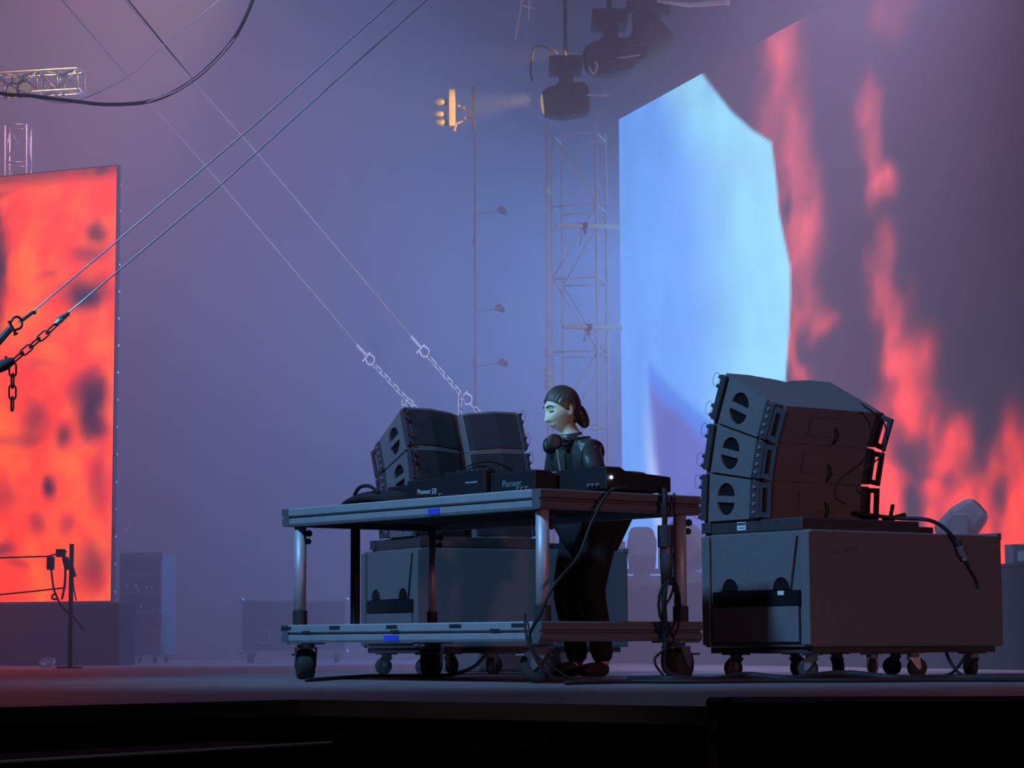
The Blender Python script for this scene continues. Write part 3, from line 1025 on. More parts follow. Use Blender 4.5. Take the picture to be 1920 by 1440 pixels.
# patch cables behind the players
cable('thin cable rising behind the players towards the far loudspeakers', [tloc(0.30, 1.12, 0.90), tloc(0.36, 1.05, 0.97), tloc(0.46, 0.98, 1.02), tloc(0.60, 0.97, 0.96), tloc(0.70, 1.0, 0.86)], 0.004)
cable('thin cable bowing over the mixer towards the effects box', [tloc(0.26, 0.94, 0.94), tloc(0.32, 0.90, 1.01), tloc(0.44, 0.86, 1.03), tloc(0.58, 0.84, 0.97), tloc(0.64, 0.82, 0.90)], 0.004)
cable('short patch cable looping out of the marked player', [tloc(0.27, 1.06, 0.878), tloc(0.20, 1.05, 0.87), tloc(0.13, 0.98, 0.850), tloc(0.20, 0.90, 0.850), tloc(0.245, 0.86, 0.88)], 0.004)

# floor runs
cable('black cable lying along the floor under the table', [onz(575, 10.9, 0.008), onz(640, 11.6, 0.008), onz(700, 11.9, 0.012), onz(770, 12.0, 0.010), onz(840, 11.9, 0.014), onz(885, 12.1, 0.05), onz(910, 12.4, 0.11)], 0.010)
cable('fat black cable snaking in front of the bass cabinet wheels', [onz(1180, 10.2, 0.014), onz(1260, 10.0, 0.02), onz(1340, 10.1, 0.014), onz(1400, 10.3, 0.03), onz(1480, 10.2, 0.016), onz(1580, 10.35, 0.035), onz(1680, 10.2, 0.016), onz(1780, 10.3, 0.014), onz(1860, 10.2, 0.016), onz(1990, 10.1, 0.016)], 0.016)
cable('second black cable beside the fat one on the floor', [onz(1060, 9.8, 0.01), onz(1180, 9.95, 0.012), onz(1300, 9.85, 0.012), onz(1450, 9.95, 0.012), onz(1600, 9.9, 0.012), onz(1760, 10.0, 0.012), onz(1990, 9.9, 0.012)], 0.010)
cable('black cable crossing under the right end of the bass cabinet', [onz(1775, 11.5, 0.115), onz(1783, 11.4, 0.07), onz(1800, 11.2, 0.02), onz(1825, 11.0, 0.01), onz(1870, 10.6, 0.01)], 0.008)
cable('second cable crossing it under the right bass cabinet', [onz(1812, 11.5, 0.115), onz(1802, 11.4, 0.07), onz(1782, 11.2, 0.02), onz(1750, 10.9, 0.01), onz(1690, 10.6, 0.01)], 0.008)


def stk(x, y, z):
    return tuple(SR + Vector((math.cos(YR) * x - math.sin(YR) * y, math.sin(YR) * x + math.cos(YR) * y, z)))


cable('black cable coming over the top of the right bass cabinet', [stk(0.60, 0.30, 0.80), stk(0.78, 0.20, 0.775), stk(0.86, 0.05, 0.76), stk(0.93, -0.012, 0.70), stk(1.0, -0.016, 0.615)], 0.010)
cn = thing('cable_connector', 'grey power connector dangling on the right bass cabinet', 'connector', stk(0.985, -0.02, 0.635), YR, rot=(0, R(-28), YR))
MB().cyl((0, -0.012, -0.05), (0, -0.012, 0.0), 0.020, 14).build('shell', 'castor_steel', cn, bevel=0.003)
MB().cyl((0, -0.012, 0.0), (0, -0.012, 0.035), 0.015, 14).build('collar', 'rubber', cn)
MB().cyl((0, -0.012, -0.075), (0, -0.012, -0.05), 0.014, 12).build('plug_tip', 'case_edge', cn)
cable('short cable tail below the grey power connector', [stk(1.03, -0.014, 0.575), stk(1.07, -0.012, 0.53), stk(1.12, -0.012, 0.465), stk(1.13, -0.012, 0.43)], 0.006)
cable('thin cable hanging down the back of the right loudspeakers', [stk(0.50, 0.14, 1.32), stk(0.62, 0.10, 1.22), stk(0.62, 0.12, 1.08), stk(0.48, 0.13, 0.98), stk(0.44, 0.12, 0.90), stk(0.52, 0.12, 0.86)], 0.004)
lv = thing('ratchet_handle', 'black lever handle sticking out behind the right loudspeakers', 'handle', stk(0.80, 0.26, 0.775), YR)
MB().cyl((0.0, 0, 0.0), (0.11, 0, 0.02), 0.010, 10, 0.014).build('lever', 'rubber', lv, smooth=True)
MB().cyl((0.0, 0, -0.03), (0.03, 0, 0.07), 0.010, 10).build('latch', 'rubber', lv, smooth=True)
MB().box(-0.03, 0.02, -0.02, 0.02, -0.03, 0.0).build('mount', 'rigging_steel', lv)


# ------------------------------------------------------------------ the DJ
def skin_mesh(joints, edges, levels=2):
    """joints: {name: ((x, y, z), radius)}; grows a tapered surface along the edges, rooted at the first joint."""
    names = list(joints)
    me = bpy.data.meshes.new('skin_tmp')
    me.from_pydata([joints[n][0] for n in names], [(names.index(a), names.index(b)) for a, b in edges], [])
    o = bpy.data.objects.new('skin_tmp', me)
    COL.objects.link(o)
    o.modifiers.new('skin', 'SKIN')
    sv = me.skin_vertices[0].data
    for i, n in enumerate(names):
        r = joints[n][1]
        sv[i].radius = r if hasattr(r, '__len__') else (r, r)
        sv[i].use_root = (i == 0)
    sb = o.modifiers.new('sub', 'SUBSURF')
    sb.levels = sb.render_levels = levels
    dg = bpy.context.evaluated_depsgraph_get()
    dg.update()
    out = bpy.data.meshes.new_from_object(o.evaluated_get(dg))
    bpy.data.objects.remove(o)
    return [tuple(v.co) for v in out.vertices], [tuple(p.vertices) for p in out.polygons]


def gauss(x, s):
    return math.exp(-(x * x) / (2 * s * s))


def head_point(lat, lon, grow=0.0):
    """Point of the head surface; lon 0 looks forward (-y). Origin at the head's centre."""
    x = 0.072 * math.cos(lat) * math.sin(lon)
    y = -0.093 * math.cos(lat) * math.cos(lon)
    z = 0.112 * math.sin(lat)
    s = smooth(0.01, -0.105, z)
    x *= 1 - 0.34 * s
    if y > 0:
        y *= 1 - 0.42 * s
    else:
        y *= 1 - 0.02 * s
    if z > 0:
        x *= 1 + 0.06 * smooth(0.0, 0.06, z)
        y += 0.010 * smooth(0.0, 0.08, z)
    fr = smooth(0.1, 0.8, math.cos(lon))
    # face relief
    d = 0.0
    nz = smooth(0.028, -0.030, z) * smooth(-0.046, -0.034, z)
    d += 0.018 * nz * gauss(x, 0.0105)
    d += 0.010 * gauss(x, 0.018) * gauss(z + 0.034, 0.007)
    d -= 0.012 * (gauss(x - 0.031, 0.014) + gauss(x + 0.031, 0.014)) * gauss(z - 0.010, 0.011)
    d += 0.006 * gauss(z - 0.032, 0.010) * gauss(x, 0.05)
    d += 0.009 * gauss(x, 0.020) * (gauss(z + 0.060, 0.006) + gauss(z + 0.074, 0.006))
    d -= 0.004 * gauss(x, 0.024) * gauss(z + 0.067, 0.003)
    d += 0.011 * gauss(x, 0.018) * gauss(z + 0.100, 0.014)
    d += 0.005 * (gauss(x - 0.043, 0.016) + gauss(x + 0.043, 0.016)) * gauss(z + 0.022, 0.018)
    y -= d * fr
    p = Vector((x, y, z))
    if grow:
        p += p.normalized() * grow
    return p


def head_grid(nu, nv, grow=0.0, keep=None):
    vs, fs = [], []
    for j in range(nv + 1):
        lat = -math.pi / 2 + math.pi * (0.002 + 0.996 * j / nv)
        for i in range(nu):
            lon = 2 * math.pi * i / nu - math.pi
            vs.append(tuple(head_point(lat, lon, grow(lat, lon) if callable(grow) else grow)))
    ok = [True] * len(vs) if keep is None else [keep(Vector(v), k) for k, v in enumerate(vs)]
    for j in range(nv):
        for i in range(nu):
            q = (j * nu + i, j * nu + (i + 1) % nu, (j + 1) * nu + (i + 1) % nu, (j + 1) * nu + i)
            if all(ok[a] for a in q):
                fs.append(q)
    if keep is None:
        fs.append(tuple(range(nu - 1, -1, -1)))
        fs.append(tuple(nv * nu + i for i in range(nu)))
    return vs, fs


PH = R(-52.0)                                   # body faces left and a little towards the camera
dj = thing('person', 'DJ with hair tied back in a black leather jacket, looking down at the players', 'person', (0.352, 11.90, 0), PH)
HC = Vector((0.0, -0.125, 1.348))               # head centre
HR = Matrix.Translation(HC) @ Matrix.Rotation(R(-13), 4, 'Z') @ Matrix.Rotation(R(16), 4, 'X')

J = {
    'pelvis': ((0, 0.06, 0.80), (0.135, 0.105)), 'waist': ((0, 0.04, 0.92), (0.115, 0.085)), 'chest': ((0, -0.01, 1.06), (0.135, 0.095)),
    'upper': ((0, -0.045, 1.145), (0.115, 0.075)), 'neck': ((0, -0.075, 1.215), 0.050), 'nape': ((0, -0.098, 1.275), 0.046), 'skull': ((0, -0.115, 1.33), 0.052)}
E = [('pelvis', 'waist'), ('waist', 'chest'), ('chest', 'upper'), ('upper', 'neck'), ('neck', 'nape'), ('nape', 'skull')]
ARM = {1: [(0.125, -0.055, 1.140), (0.155, -0.035, 1.03), (0.165, -0.04, 0.930), (0.165, -0.18, 0.905), (0.155, -0.32, 0.915), (0.152, -0.355, 0.92)],
       -1: [(-0.125, -0.055, 1.140), (-0.17, -0.045, 1.03), (-0.205, -0.04, 0.93), (-0.19, -0.19, 0.905), (-0.17, -0.34, 0.915), (-0.165, -0.375, 0.92)]}
AR = [0.058, 0.050, 0.043, 0.038, 0.027, 0.026]
for s in (1, -1):
    prev = 'upper'
    for k, p in enumerate(ARM[s]):
        nm = 'arm%d_%d' % (s, k)
        J[nm] = (p, AR[k])
        E.append((prev, nm))
        prev = nm
    lg = [((s * 0.085, 0.055, 0.74), 0.088), ((s * 0.10, -0.03, 0.43), 0.060), ((s * 0.10, 0.02, 0.25), 0.050), ((s * 0.10, 0.05, 0.09), 0.038), ((s * 0.105, 0.03, 0.045), 0.036), ((s * 0.115, -0.10, 0.030), 0.030)]
    prev = 'pelvis'
    for k, (p, r) in enumerate(lg):
        nm = 'leg%d_%d' % (s, k)
        J[nm] = (p, r)
        E.append((prev, nm))
        prev = nm
bv, bf = skin_mesh(J, E)
body = MB()
body._add(bv, bf)
hv, hf = head_grid(72, 56)
body._add(hv, hf, HR)
# ears
for s in (1, -1):
    body.ball((s * 0.070, 0.012, -0.008), (0.010, 0.018, 0.030), 12, HR)
# hands: palm plus five fingers, each its own tapered chain rooted in the palm
for s in (1, -1):
    wr = Vector(ARM[s][-1])
    fw = Vector((-s * 0.12, -1.0, -0.10)).normalized()
    sd = Vector((s * 1.0, -0.12, 0.0)).normalized()           # towards the little finger
    dn_ = Vector((0, 0, -1))
    pj = {'w': (tuple(wr), 0.024), 'p': (tuple(wr + fw * 0.045), (0.036, 0.015)), 'k': (tuple(wr + fw * 0.085), (0.038, 0.013))}
    pv, pf = skin_mesh(pj, [('w', 'p'), ('p', 'k')])
    body._add(pv, pf)
    for q, (off, ln) in enumerate(((-0.027, 0.068), (-0.009, 0.076), (0.009, 0.071), (0.026, 0.056))):
        b0 = wr + fw * 0.078 + sd * off
        fj = {'a': (tuple(b0), 0.0095), 'b': (tuple(b0 + fw * ln * 0.45 + dn_ * 0.004), 0.0090), 'c': (tuple(b0 + fw * ln * 0.75 + dn_ * 0.020), 0.0082), 'd': (tuple(b0 + fw * ln * 0.9 + dn_ * 0.036), 0.0070)}
        pv, pf = skin_mesh(fj, [('a', 'b'), ('b', 'c'), ('c', 'd')])
        body._add(pv, pf)
    b0 = wr + fw * 0.032 - sd * 0.026
    fj = {'a': (tuple(b0), 0.012), 'b': (tuple(b0 - sd * 0.022 + fw * 0.022 + dn_ * 0.008), 0.0105), 'c': (tuple(b0 - sd * 0.028 + fw * 0.048 + dn_ * 0.020), 0.0085)}
    pv, pf = skin_mesh(fj, [('a', 'b'), ('b', 'c')])
    body._add(pv, pf)
bo = body.build('body', 'skin', dj)
rm = bo.modifiers.new('remesh', 'REMESH')
rm.mode = 'VOXEL'
rm.voxel_size = 0.0042
rm.use_smooth_shade = True
dg = bpy.context.evaluated_depsgraph_get()
dg.update()
me = bpy.data.meshes.new_from_object(bo.evaluated_get(dg))
bo.modifiers.clear()
bo.data = me
if not me.materials:
    me.materials.append(M['skin'])
me.polygons.foreach_set('use_smooth', [True] * len(me.polygons))

# jacket with collar, trousers, shoes
jj = {'waist': ((0, 0.040, 0.86), (0.142, 0.112)), 'mid': ((0, 0.015, 0.97), (0.138, 0.106)), 'chest': ((0, -0.012, 1.07), (0.145, 0.110)), 'upper': ((0, -0.045, 1.140), (0.115, 0.082)), 'neck': ((0, -0.068, 1.190), (0.068, 0.066))}
je = [('waist', 'mid'), ('mid', 'chest'), ('chest', 'upper'), ('upper', 'neck')]
for s in (1, -1):
    prev = 'upper'
    for k, p in enumerate(ARM[s][:5]):
        nm = 'arm%d_%d' % (s, k)
        jj[nm] = (p, [0.064, 0.058, 0.052, 0.046, 0.039][k])
        je.append((prev, nm))
        prev = nm
jv, jf = skin_mesh(jj, je, 3)
jm = MB()
for (x, y, z) in jv:
    n_ = noise.noise(Vector((x * 14, y * 14, z * 22))) * 0.006 + noise.noise(Vector((x * 30, y * 30, z * 45 + 5))) * 0.003
    c = Vector((0, -0.02, z))
    d = (Vector((x, y, z)) - c)
    d = d.normalized() if d.length > 1e-5 else Vector((0, 0, 1))
    jm.v.append((x + d.x * n_, y + d.y * n_, z))
jm.f = jf
jk = jm.build('jacket', 'leather', dj, smooth=True)
jk['label'] = 'black leather jacket'
cl = MB()
rings = []
for k, (z, r, t) in enumerate(((1.175, 0.078, 0.0), (1.200, 0.072, -0.008), (1.228, 0.069, -0.018), (1.228, 0.062, -0.018), (1.200, 0.064, -0.008), (1.178, 0.068, 0.0))):
    rings.append([(r * math.sin(a), -0.070 + t - r * 1.02 * math.cos(a), z - 0.012 * math.cos(a)) for a in [2 * math.pi * i / 28 for i in range(28)]])
cl.loft(rings, cap=False)
cl.build('collar', 'leather', jk, smooth=True)
zp = MB()
zp.tube([(0.012, -0.172, 1.165), (0.014, -0.166, 1.10), (0.016, -0.150, 1.02), (0.018, -0.118, 0.93)], 0.004, 6)
zp.build('zip', 'case_edge', jk)
for s in (1, -1):
    pk = MB()
    pk.cbox((s * 0.085, -0.118, 1.035), (0.06, 0.006, 0.008))
    pk.build('pocket_zip', 'case_edge', jk)
tj = {'pelvis': ((0, 0.06, 0.81), (0.145, 0.115))}
te = []
for s in (1, -1):
    prev = 'pelvis'
    for k, (p, r) in enumerate([((s * 0.085, 0.055, 0.74), 0.100), ((s * 0.10, -0.03, 0.43), 0.074), ((s * 0.10, 0.02, 0.25), 0.066), ((s * 0.10, 0.05, 0.062), 0.056)]):
        nm = 'leg%d_%d' % (s, k)
        tj[nm] = (p, r)
        te.append((prev, nm))
        prev = nm
tv, tf = skin_mesh(tj, te)
tm = MB()
tm._add(tv, tf)
tm.build('trousers', 'denim_black', dj, smooth=True)
for s in (1, -1):
    sj = {'h': ((s * 0.105, 0.075, 0.042), (0.042, 0.042)), 'm': ((s * 0.108, 0.0, 0.042), (0.044, 0.042)), 't': ((s * 0.116, -0.12, 0.034), (0.046, 0.032))}
    sv_, sf_ = skin_mesh(sj, [('h', 'm'), ('m', 't')])
    sh = MB()
    sh.v = [(x, y, max(0.0, z)) for x, y, z in sv_]
    sh.f = sf_
    sh.build('shoe', 'rubber', dj, smooth=True)


# hair: close cap parted at the forehead, gathered at the nape
def hair_keep(p, k):
    if p.y < -0.002:
        return p.z > 0.072 - max(0.0, p.y + 0.082) * 1.15
    if p.y < 0.030:
        return p.z > 0.022
    return p.z > -0.085


hv, hf = head_grid(144, 84, lambda la, lo: 0.010 + 0.0016 * math.sin(44 * math.cos(la) * math.sin(lo) + 3 * la), hair_keep)
hm = MB()
hm._add(hv, hf, HR)
ho = hm.build('hair', 'hair', dj, smooth=True)
sd_ = ho.modifiers.new('thick', 'SOLIDIFY')
sd_.thickness = 0.010
sd_.offset = -1
ho['label'] = 'dark hair tied back at the nape'
tv, tf = skin_mesh({'a': ((0, 0.070, 0.000), 0.046), 'b': ((0.004, 0.086, -0.050), 0.044), 'c': ((0.008, 0.100, -0.092), 0.034), 'd': ((0.010, 0.100, -0.125), 0.018)}, [('a', 'b'), ('b', 'c'), ('c', 'd')])
pm = MB()
pm._add(tv, tf, HR)
pm.build('ponytail', 'hair', ho, smooth=True)
for s in (1, -1):
    br = MB()
    br.tube([HR @ (head_point(math.asin(zz / 0.112), s * lo) + Vector((0, -0.003, 0))) for zz, lo in ((0.030, 0.20), (0.036, 0.42), (0.033, 0.62), (0.026, 0.78))], [0.003, 0.0042, 0.0036, 0.002], 6)
    br.build('eyebrow', 'brow', bo, smooth=True)
    ey = MB()
    ey.tube([HR @ (head_point(math.asin(zz / 0.112), s * lo) + Vector((0, -0.0025, 0))) for zz, lo in ((0.008, 0.27), (0.005, 0.40), (0.004, 0.52), (0.007, 0.66))], [0.0022, 0.0042, 0.0044, 0.002], 6)
    ey.build('lashes', 'brow', bo, smooth=True)
lp = MB()
lp.tube([HR @ (head_point(math.asin(-0.066 / 0.112), lo) + Vector((0, -0.002, 0))) for lo in (-0.52, -0.25, 0.0, 0.25, 0.52)], [0.002, 0.005, 0.0058, 0.005, 0.002], 8)
lp.build('lips', 'lip', bo, smooth=True)

# headphones resting round the neck
hp = thing('headphones', 'black headphones hanging round the neck of the DJ', 'headphones', dj.location, PH)
hb = MB()
hb.tube([(0.098 * math.sin(a), -0.075 - 0.105 * math.cos(a) * (0.9 if math.cos(a) < 0 else 1), 1.196 - 0.012 * math.cos(a)) for a in [R(35 + 290 * i / 24) for i in range(25)]], 0.011, 8)
hb.build('headband', 'headphone_black', hp, smooth=True)
for s, x, y, z in ((1, 0.045, -0.215, 1.176), (-1, -0.085, -0.140, 1.170)):
    cp = MB()
    T = Matrix.Translation((x, y, z)) @ Matrix.Rotation(R(65 * s), 4, 'Z') @ Matrix.Rotation(math.pi / 2, 4, 'X')
    cp.lathe([(0.001, -0.020), (0.026, -0.020), (0.038, -0.012), (0.040, 0.0), (0.040, 0.014), (0.034, 0.022), (0.018, 0.023), (0.001, 0.022)], 20, T)
    cu = cp.build('ear_cup', 'headphone_black', hp, smooth=True)
    yk = MB()
    yk.tube([(x + 0.01 * s, y + 0.02, z + 0.03), (x + 0.018 * s, y + 0.04, z + 0.024), (x + 0.022 * s, y + 0.065, z + 0.012)], 0.005, 6)
    yk.build('yoke', 'case_edge', cu)


# ------------------------------------------------------------------ guy wires with chains
def link_mesh(L, wd, r):
    """One stadium-shaped chain link lying in the xz plane, long along z."""
    m = MB()
    h = L / 2 - wd / 2
    pts = [(wd / 2 * math.cos(a), 0, h + wd / 2 * math.sin(a)) for a in [math.pi * i / 6 for i in range(7)]]
    pts += [(wd / 2 * math.cos(a), 0, -h + wd / 2 * math.sin(a)) for a in [math.pi + math.pi * i / 6 for i in range(7)]]
    m.tube(pts, r, 6, closed=True)
    return m


def chain_run(parent, a, b, mesh, pitch, twist=0.0):
    a, b = Vector(a), Vector(b)
    d = b - a
    n = max(1, int(round(d.length / pitch)))
    q = d.to_track_quat('Z', 'Y').to_matrix().to_4x4()
    for k in range(n):
        o = bpy.data.objects.new('chain_link', mesh)
        COL.objects.link(o)
        o.parent = parent
        o.matrix_local = Matrix.Translation(a + d * ((k + 0.5) / n) - parent.location) @ q @ Matrix.Rotation(twist + (math.pi / 2 if k % 2 else 0.0), 4, 'Z')


def shackle(parent, p, d, size, m):
    """Bow shackle: bow, and pin as sub-part."""
    q = Vector(d).to_track_quat('Z', 'X').to_matrix().to_4x4()
    T = Matrix.Translation(Vector(p) - parent.location) @ q
    b = MB()
    pts = [(-size * 0.32, 0, -size * 0.5)] + [(size * 0.5 * math.sin(a), 0, size * 0.12 - size * 0.5 * math.cos(a) * -1) for a in [R(-110 + 220 * i / 10) for i in range(11)]] + [(size * 0.32, 0, -size * 0.5)]
    b.tube(pts, size * 0.10, 7)
    o = b.build('shackle', m, parent, smooth=True)
    o.matrix_local = T
    pn = MB().cyl((-size * 0.62, 0, -size * 0.5), (size * 0.55, 0, -size * 0.5), size * 0.12, 8)
    pn.cbox((-size * 0.66, 0, -size * 0.5), (size * 0.1, size * 0.3, size * 0.3))
    pn.build('shackle_pin', m, o)
    return o


def guy(label, wire_pts, wire_r, m_wire, group):
    p0 = Vector(wire_pts[0])
    wire_pts = list(wire_pts) + [Vector(wire_pts[-1]) + (Vector(wire_pts[-1]) - Vector(wire_pts[-2])).normalized() * 4.5]   # on up to the roof
    o = thing('guy_wire', label, 'guy wire', p0, 0, group)
    MB().tube([Vector(p) - p0 for p in wire_pts], wire_r, 6).build('wire', m_wire, o, smooth=True)
    return o


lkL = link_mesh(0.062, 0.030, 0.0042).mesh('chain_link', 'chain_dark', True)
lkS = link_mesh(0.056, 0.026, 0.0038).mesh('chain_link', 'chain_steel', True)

# left pair: silhouettes against the orange wall, rising to the right
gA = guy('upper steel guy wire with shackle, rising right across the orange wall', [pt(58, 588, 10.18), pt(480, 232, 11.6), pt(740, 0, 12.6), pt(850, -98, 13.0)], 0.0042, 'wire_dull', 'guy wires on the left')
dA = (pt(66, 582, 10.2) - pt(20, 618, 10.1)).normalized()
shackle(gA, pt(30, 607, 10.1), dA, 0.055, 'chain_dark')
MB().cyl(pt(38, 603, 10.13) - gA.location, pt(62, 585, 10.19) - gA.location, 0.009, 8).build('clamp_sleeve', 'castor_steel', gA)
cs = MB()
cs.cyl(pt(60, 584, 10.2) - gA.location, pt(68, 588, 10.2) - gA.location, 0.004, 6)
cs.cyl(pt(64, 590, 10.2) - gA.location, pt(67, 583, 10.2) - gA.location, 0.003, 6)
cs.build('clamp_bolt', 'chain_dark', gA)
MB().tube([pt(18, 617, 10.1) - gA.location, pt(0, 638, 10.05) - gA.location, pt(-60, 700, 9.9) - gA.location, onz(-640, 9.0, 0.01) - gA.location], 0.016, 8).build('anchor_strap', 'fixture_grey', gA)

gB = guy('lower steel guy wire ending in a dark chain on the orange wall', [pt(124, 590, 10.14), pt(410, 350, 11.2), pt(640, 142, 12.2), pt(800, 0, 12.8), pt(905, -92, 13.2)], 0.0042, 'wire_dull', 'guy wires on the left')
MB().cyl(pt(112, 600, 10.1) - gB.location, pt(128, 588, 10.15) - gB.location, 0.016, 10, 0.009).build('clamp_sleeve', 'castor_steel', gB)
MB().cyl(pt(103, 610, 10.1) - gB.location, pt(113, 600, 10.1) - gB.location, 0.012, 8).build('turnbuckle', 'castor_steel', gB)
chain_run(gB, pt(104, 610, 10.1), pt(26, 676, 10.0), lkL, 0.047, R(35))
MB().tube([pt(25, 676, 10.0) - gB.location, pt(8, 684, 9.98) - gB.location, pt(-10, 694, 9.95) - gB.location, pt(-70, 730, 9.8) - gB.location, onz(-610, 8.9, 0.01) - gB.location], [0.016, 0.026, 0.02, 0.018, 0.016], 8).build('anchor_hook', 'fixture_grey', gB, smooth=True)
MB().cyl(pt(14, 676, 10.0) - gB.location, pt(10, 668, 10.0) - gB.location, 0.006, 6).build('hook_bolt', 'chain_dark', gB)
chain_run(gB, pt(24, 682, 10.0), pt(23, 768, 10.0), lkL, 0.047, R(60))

# pair behind the table, rising to the left
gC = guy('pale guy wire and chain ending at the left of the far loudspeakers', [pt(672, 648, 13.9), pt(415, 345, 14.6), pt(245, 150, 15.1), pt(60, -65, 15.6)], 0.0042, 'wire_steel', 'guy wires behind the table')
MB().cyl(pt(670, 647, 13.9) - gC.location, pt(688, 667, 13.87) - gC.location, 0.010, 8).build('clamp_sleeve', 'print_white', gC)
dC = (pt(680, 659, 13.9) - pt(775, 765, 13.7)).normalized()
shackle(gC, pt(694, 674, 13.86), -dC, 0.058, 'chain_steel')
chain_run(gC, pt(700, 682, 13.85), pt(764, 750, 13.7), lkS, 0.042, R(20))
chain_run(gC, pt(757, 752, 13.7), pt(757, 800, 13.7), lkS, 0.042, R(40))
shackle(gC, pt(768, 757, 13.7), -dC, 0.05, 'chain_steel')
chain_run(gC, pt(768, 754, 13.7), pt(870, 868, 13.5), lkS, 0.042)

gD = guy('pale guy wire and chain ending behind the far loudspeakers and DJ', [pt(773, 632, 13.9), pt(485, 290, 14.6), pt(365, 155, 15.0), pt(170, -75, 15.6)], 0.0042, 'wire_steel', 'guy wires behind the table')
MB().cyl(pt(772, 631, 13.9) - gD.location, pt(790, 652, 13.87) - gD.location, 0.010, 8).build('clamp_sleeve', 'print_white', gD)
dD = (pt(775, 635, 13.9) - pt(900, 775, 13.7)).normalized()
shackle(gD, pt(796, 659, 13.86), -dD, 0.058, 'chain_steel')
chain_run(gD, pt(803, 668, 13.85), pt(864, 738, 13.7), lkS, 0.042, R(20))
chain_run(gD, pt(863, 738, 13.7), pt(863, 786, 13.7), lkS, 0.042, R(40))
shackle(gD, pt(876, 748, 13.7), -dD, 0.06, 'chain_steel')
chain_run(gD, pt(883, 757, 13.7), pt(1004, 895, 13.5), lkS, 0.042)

# slack cables over the stage at top left
cable('thin pale cable sagging across the top left', [pt(-420, -420, 15), pt(-160, 0, 15), pt(-40, 120, 15), pt(20, 160, 15), pt(80, 186, 15), pt(140, 190, 15), pt(240, 143, 15), pt(310, 82, 15), pt(405, 5, 15), pt(470, -60, 15), pt(640, -300, 15), pt(760, -620, 15)], 0.0042, 'wire_steel', 'slack_cable', 'slack cables at top left')
cable('thick dark cable sagging across the top left', [pt(-700, -300, 14.6), pt(-300, 80, 14.6), pt(-40, 166, 14.6), pt(60, 180, 14.6), pt(140, 190, 14.6), pt(205, 196, 14.6), pt(285, 189, 14.6), pt(352, 157, 14.6), pt(405, 112, 14.6), pt(445, 62, 14.6), pt(476, -5, 14.6), pt(492, -60, 14.6), pt(530, -260, 14.6), pt(560, -620, 14.6)], 0.012, 'cable_black', 'slack_cable', 'slack cables at top left')
cable('thin wire running along the thick sagging cable', [pt(275, 192, 14.5), pt(340, 165, 14.5), pt(400, 118, 14.5), pt(440, 72, 14.5)], 0.0035, 'wire_steel', 'slack_cable', 'slack cables at top left')
cable('thin dark rope crossing behind the sagging cables', [pt(240, 0, 15.4), pt(310, 86, 15.4), pt(360, 148, 15.4)], 0.005, 'cable_black', 'slack_cable', 'slack cables at top left')


# ------------------------------------------------------------------ trusses
def truss(name, label, a, b, side, bays, r, m, group=None, up=(0, 0, 1), diag=True):
    """Square lattice truss from a to b: four chords and braces, each a part."""
    a, b = Vector(a), Vector(b)
    d = (b - a)
    L = d.length
    t = d.normalized()
    n1 = t.cross(Vector(up)).normalized()
    n2 = t.cross(n1)
    o = thing(name, label, 'truss', a, 0, group)
    cor = [(n1 * sx + n2 * sy) * side / 2 for sx, sy in ((1, 1), (-1, 1), (-1, -1), (1, -1))]
    for c in cor:
        MB().cyl(c, c + d, r, 10).build('chord', m, o, smooth=True)
    for k in range(4):
        c0, c1 = cor[k], cor[(k + 1) % 4]
        for j in range(bays + 1):
            p = t * (L * j / bays)
            if j < bays:
                q = t * (L * (j + 1) / bays)
                s0, s1 = (c0 + p, c1 + q) if (j + k) % 2 else (c1 + p, c0 + q)
                MB().cyl(s0, s1, r * 0.6, 6).build('brace', m, o, smooth=True)
            MB().cyl(c0 + p, c1 + p, r * 0.6, 6).build('rung', m, o, smooth=True)
    return o


# tower left of the blue wall
TY = 19.6
tx0, tx1 = onz(1040, TY, 0), onz(1118, TY, 0)
tw = thing('lattice_tower', 'tall pale lattice tower standing left of the blue LED wall', 'truss', (tx0.x, TY, 0), R(-14))
TWD, TDP, TH = (tx1.x - tx0.x) * 1.12, 0.40, 4.55
cor = [(0, 0), (TWD, 0), (TWD, TDP), (0, TDP)]
for cx, cyy in cor:
    MB().cyl((cx, cyy, 0.02), (cx, cyy, TH), 0.013, 10).build('chord', 'tower_alu', tw, smooth=True)
for k in range(4):
    c0, c1 = cor[k], cor[(k + 1) % 4]
    nb = 7
    for j in range(nb + 1):
        z = 0.12 + (TH - 0.2) * j / nb
        z2 = 0.12 + (TH - 0.2) * (j + 1) / nb
        MB().cyl((c0[0], c0[1], z), (c1[0], c1[1], z), 0.008, 8).build('rung', 'tower_alu', tw, smooth=True)
        if j < nb and k in (0, 2):
            s0, s1 = (c0, c1) if (j + k // 2) % 2 else (c1, c0)
            MB().cyl((s0[0], s0[1], z), (s1[0], s1[1], z2), 0.007, 8).build('brace', 'tower_alu', tw, smooth=True)
MB().box(-0.06, TWD + 0.06, -0.06, TDP + 0.06, 0.0, 0.02).build('base_plate', 'castor_steel', tw)
tw2 = thing('scaffold_pole', 'pale upright pole with couplers clamped beside the lattice tower', 'pole', onz(1031, 19.3, 0), 0)
MB().cyl((0, 0, 0), (0, 0, 4.50), 0.015, 12).build('tube', 'tower_alu', tw2, smooth=True)
for zz in (2.30, 2.40, 2.57, 3.92):
    MB().cyl((0, 0, zz - 0.03), (0, 0, zz + 0.03), 0.03, 10).build('coupler', 'tower_alu', tw2)
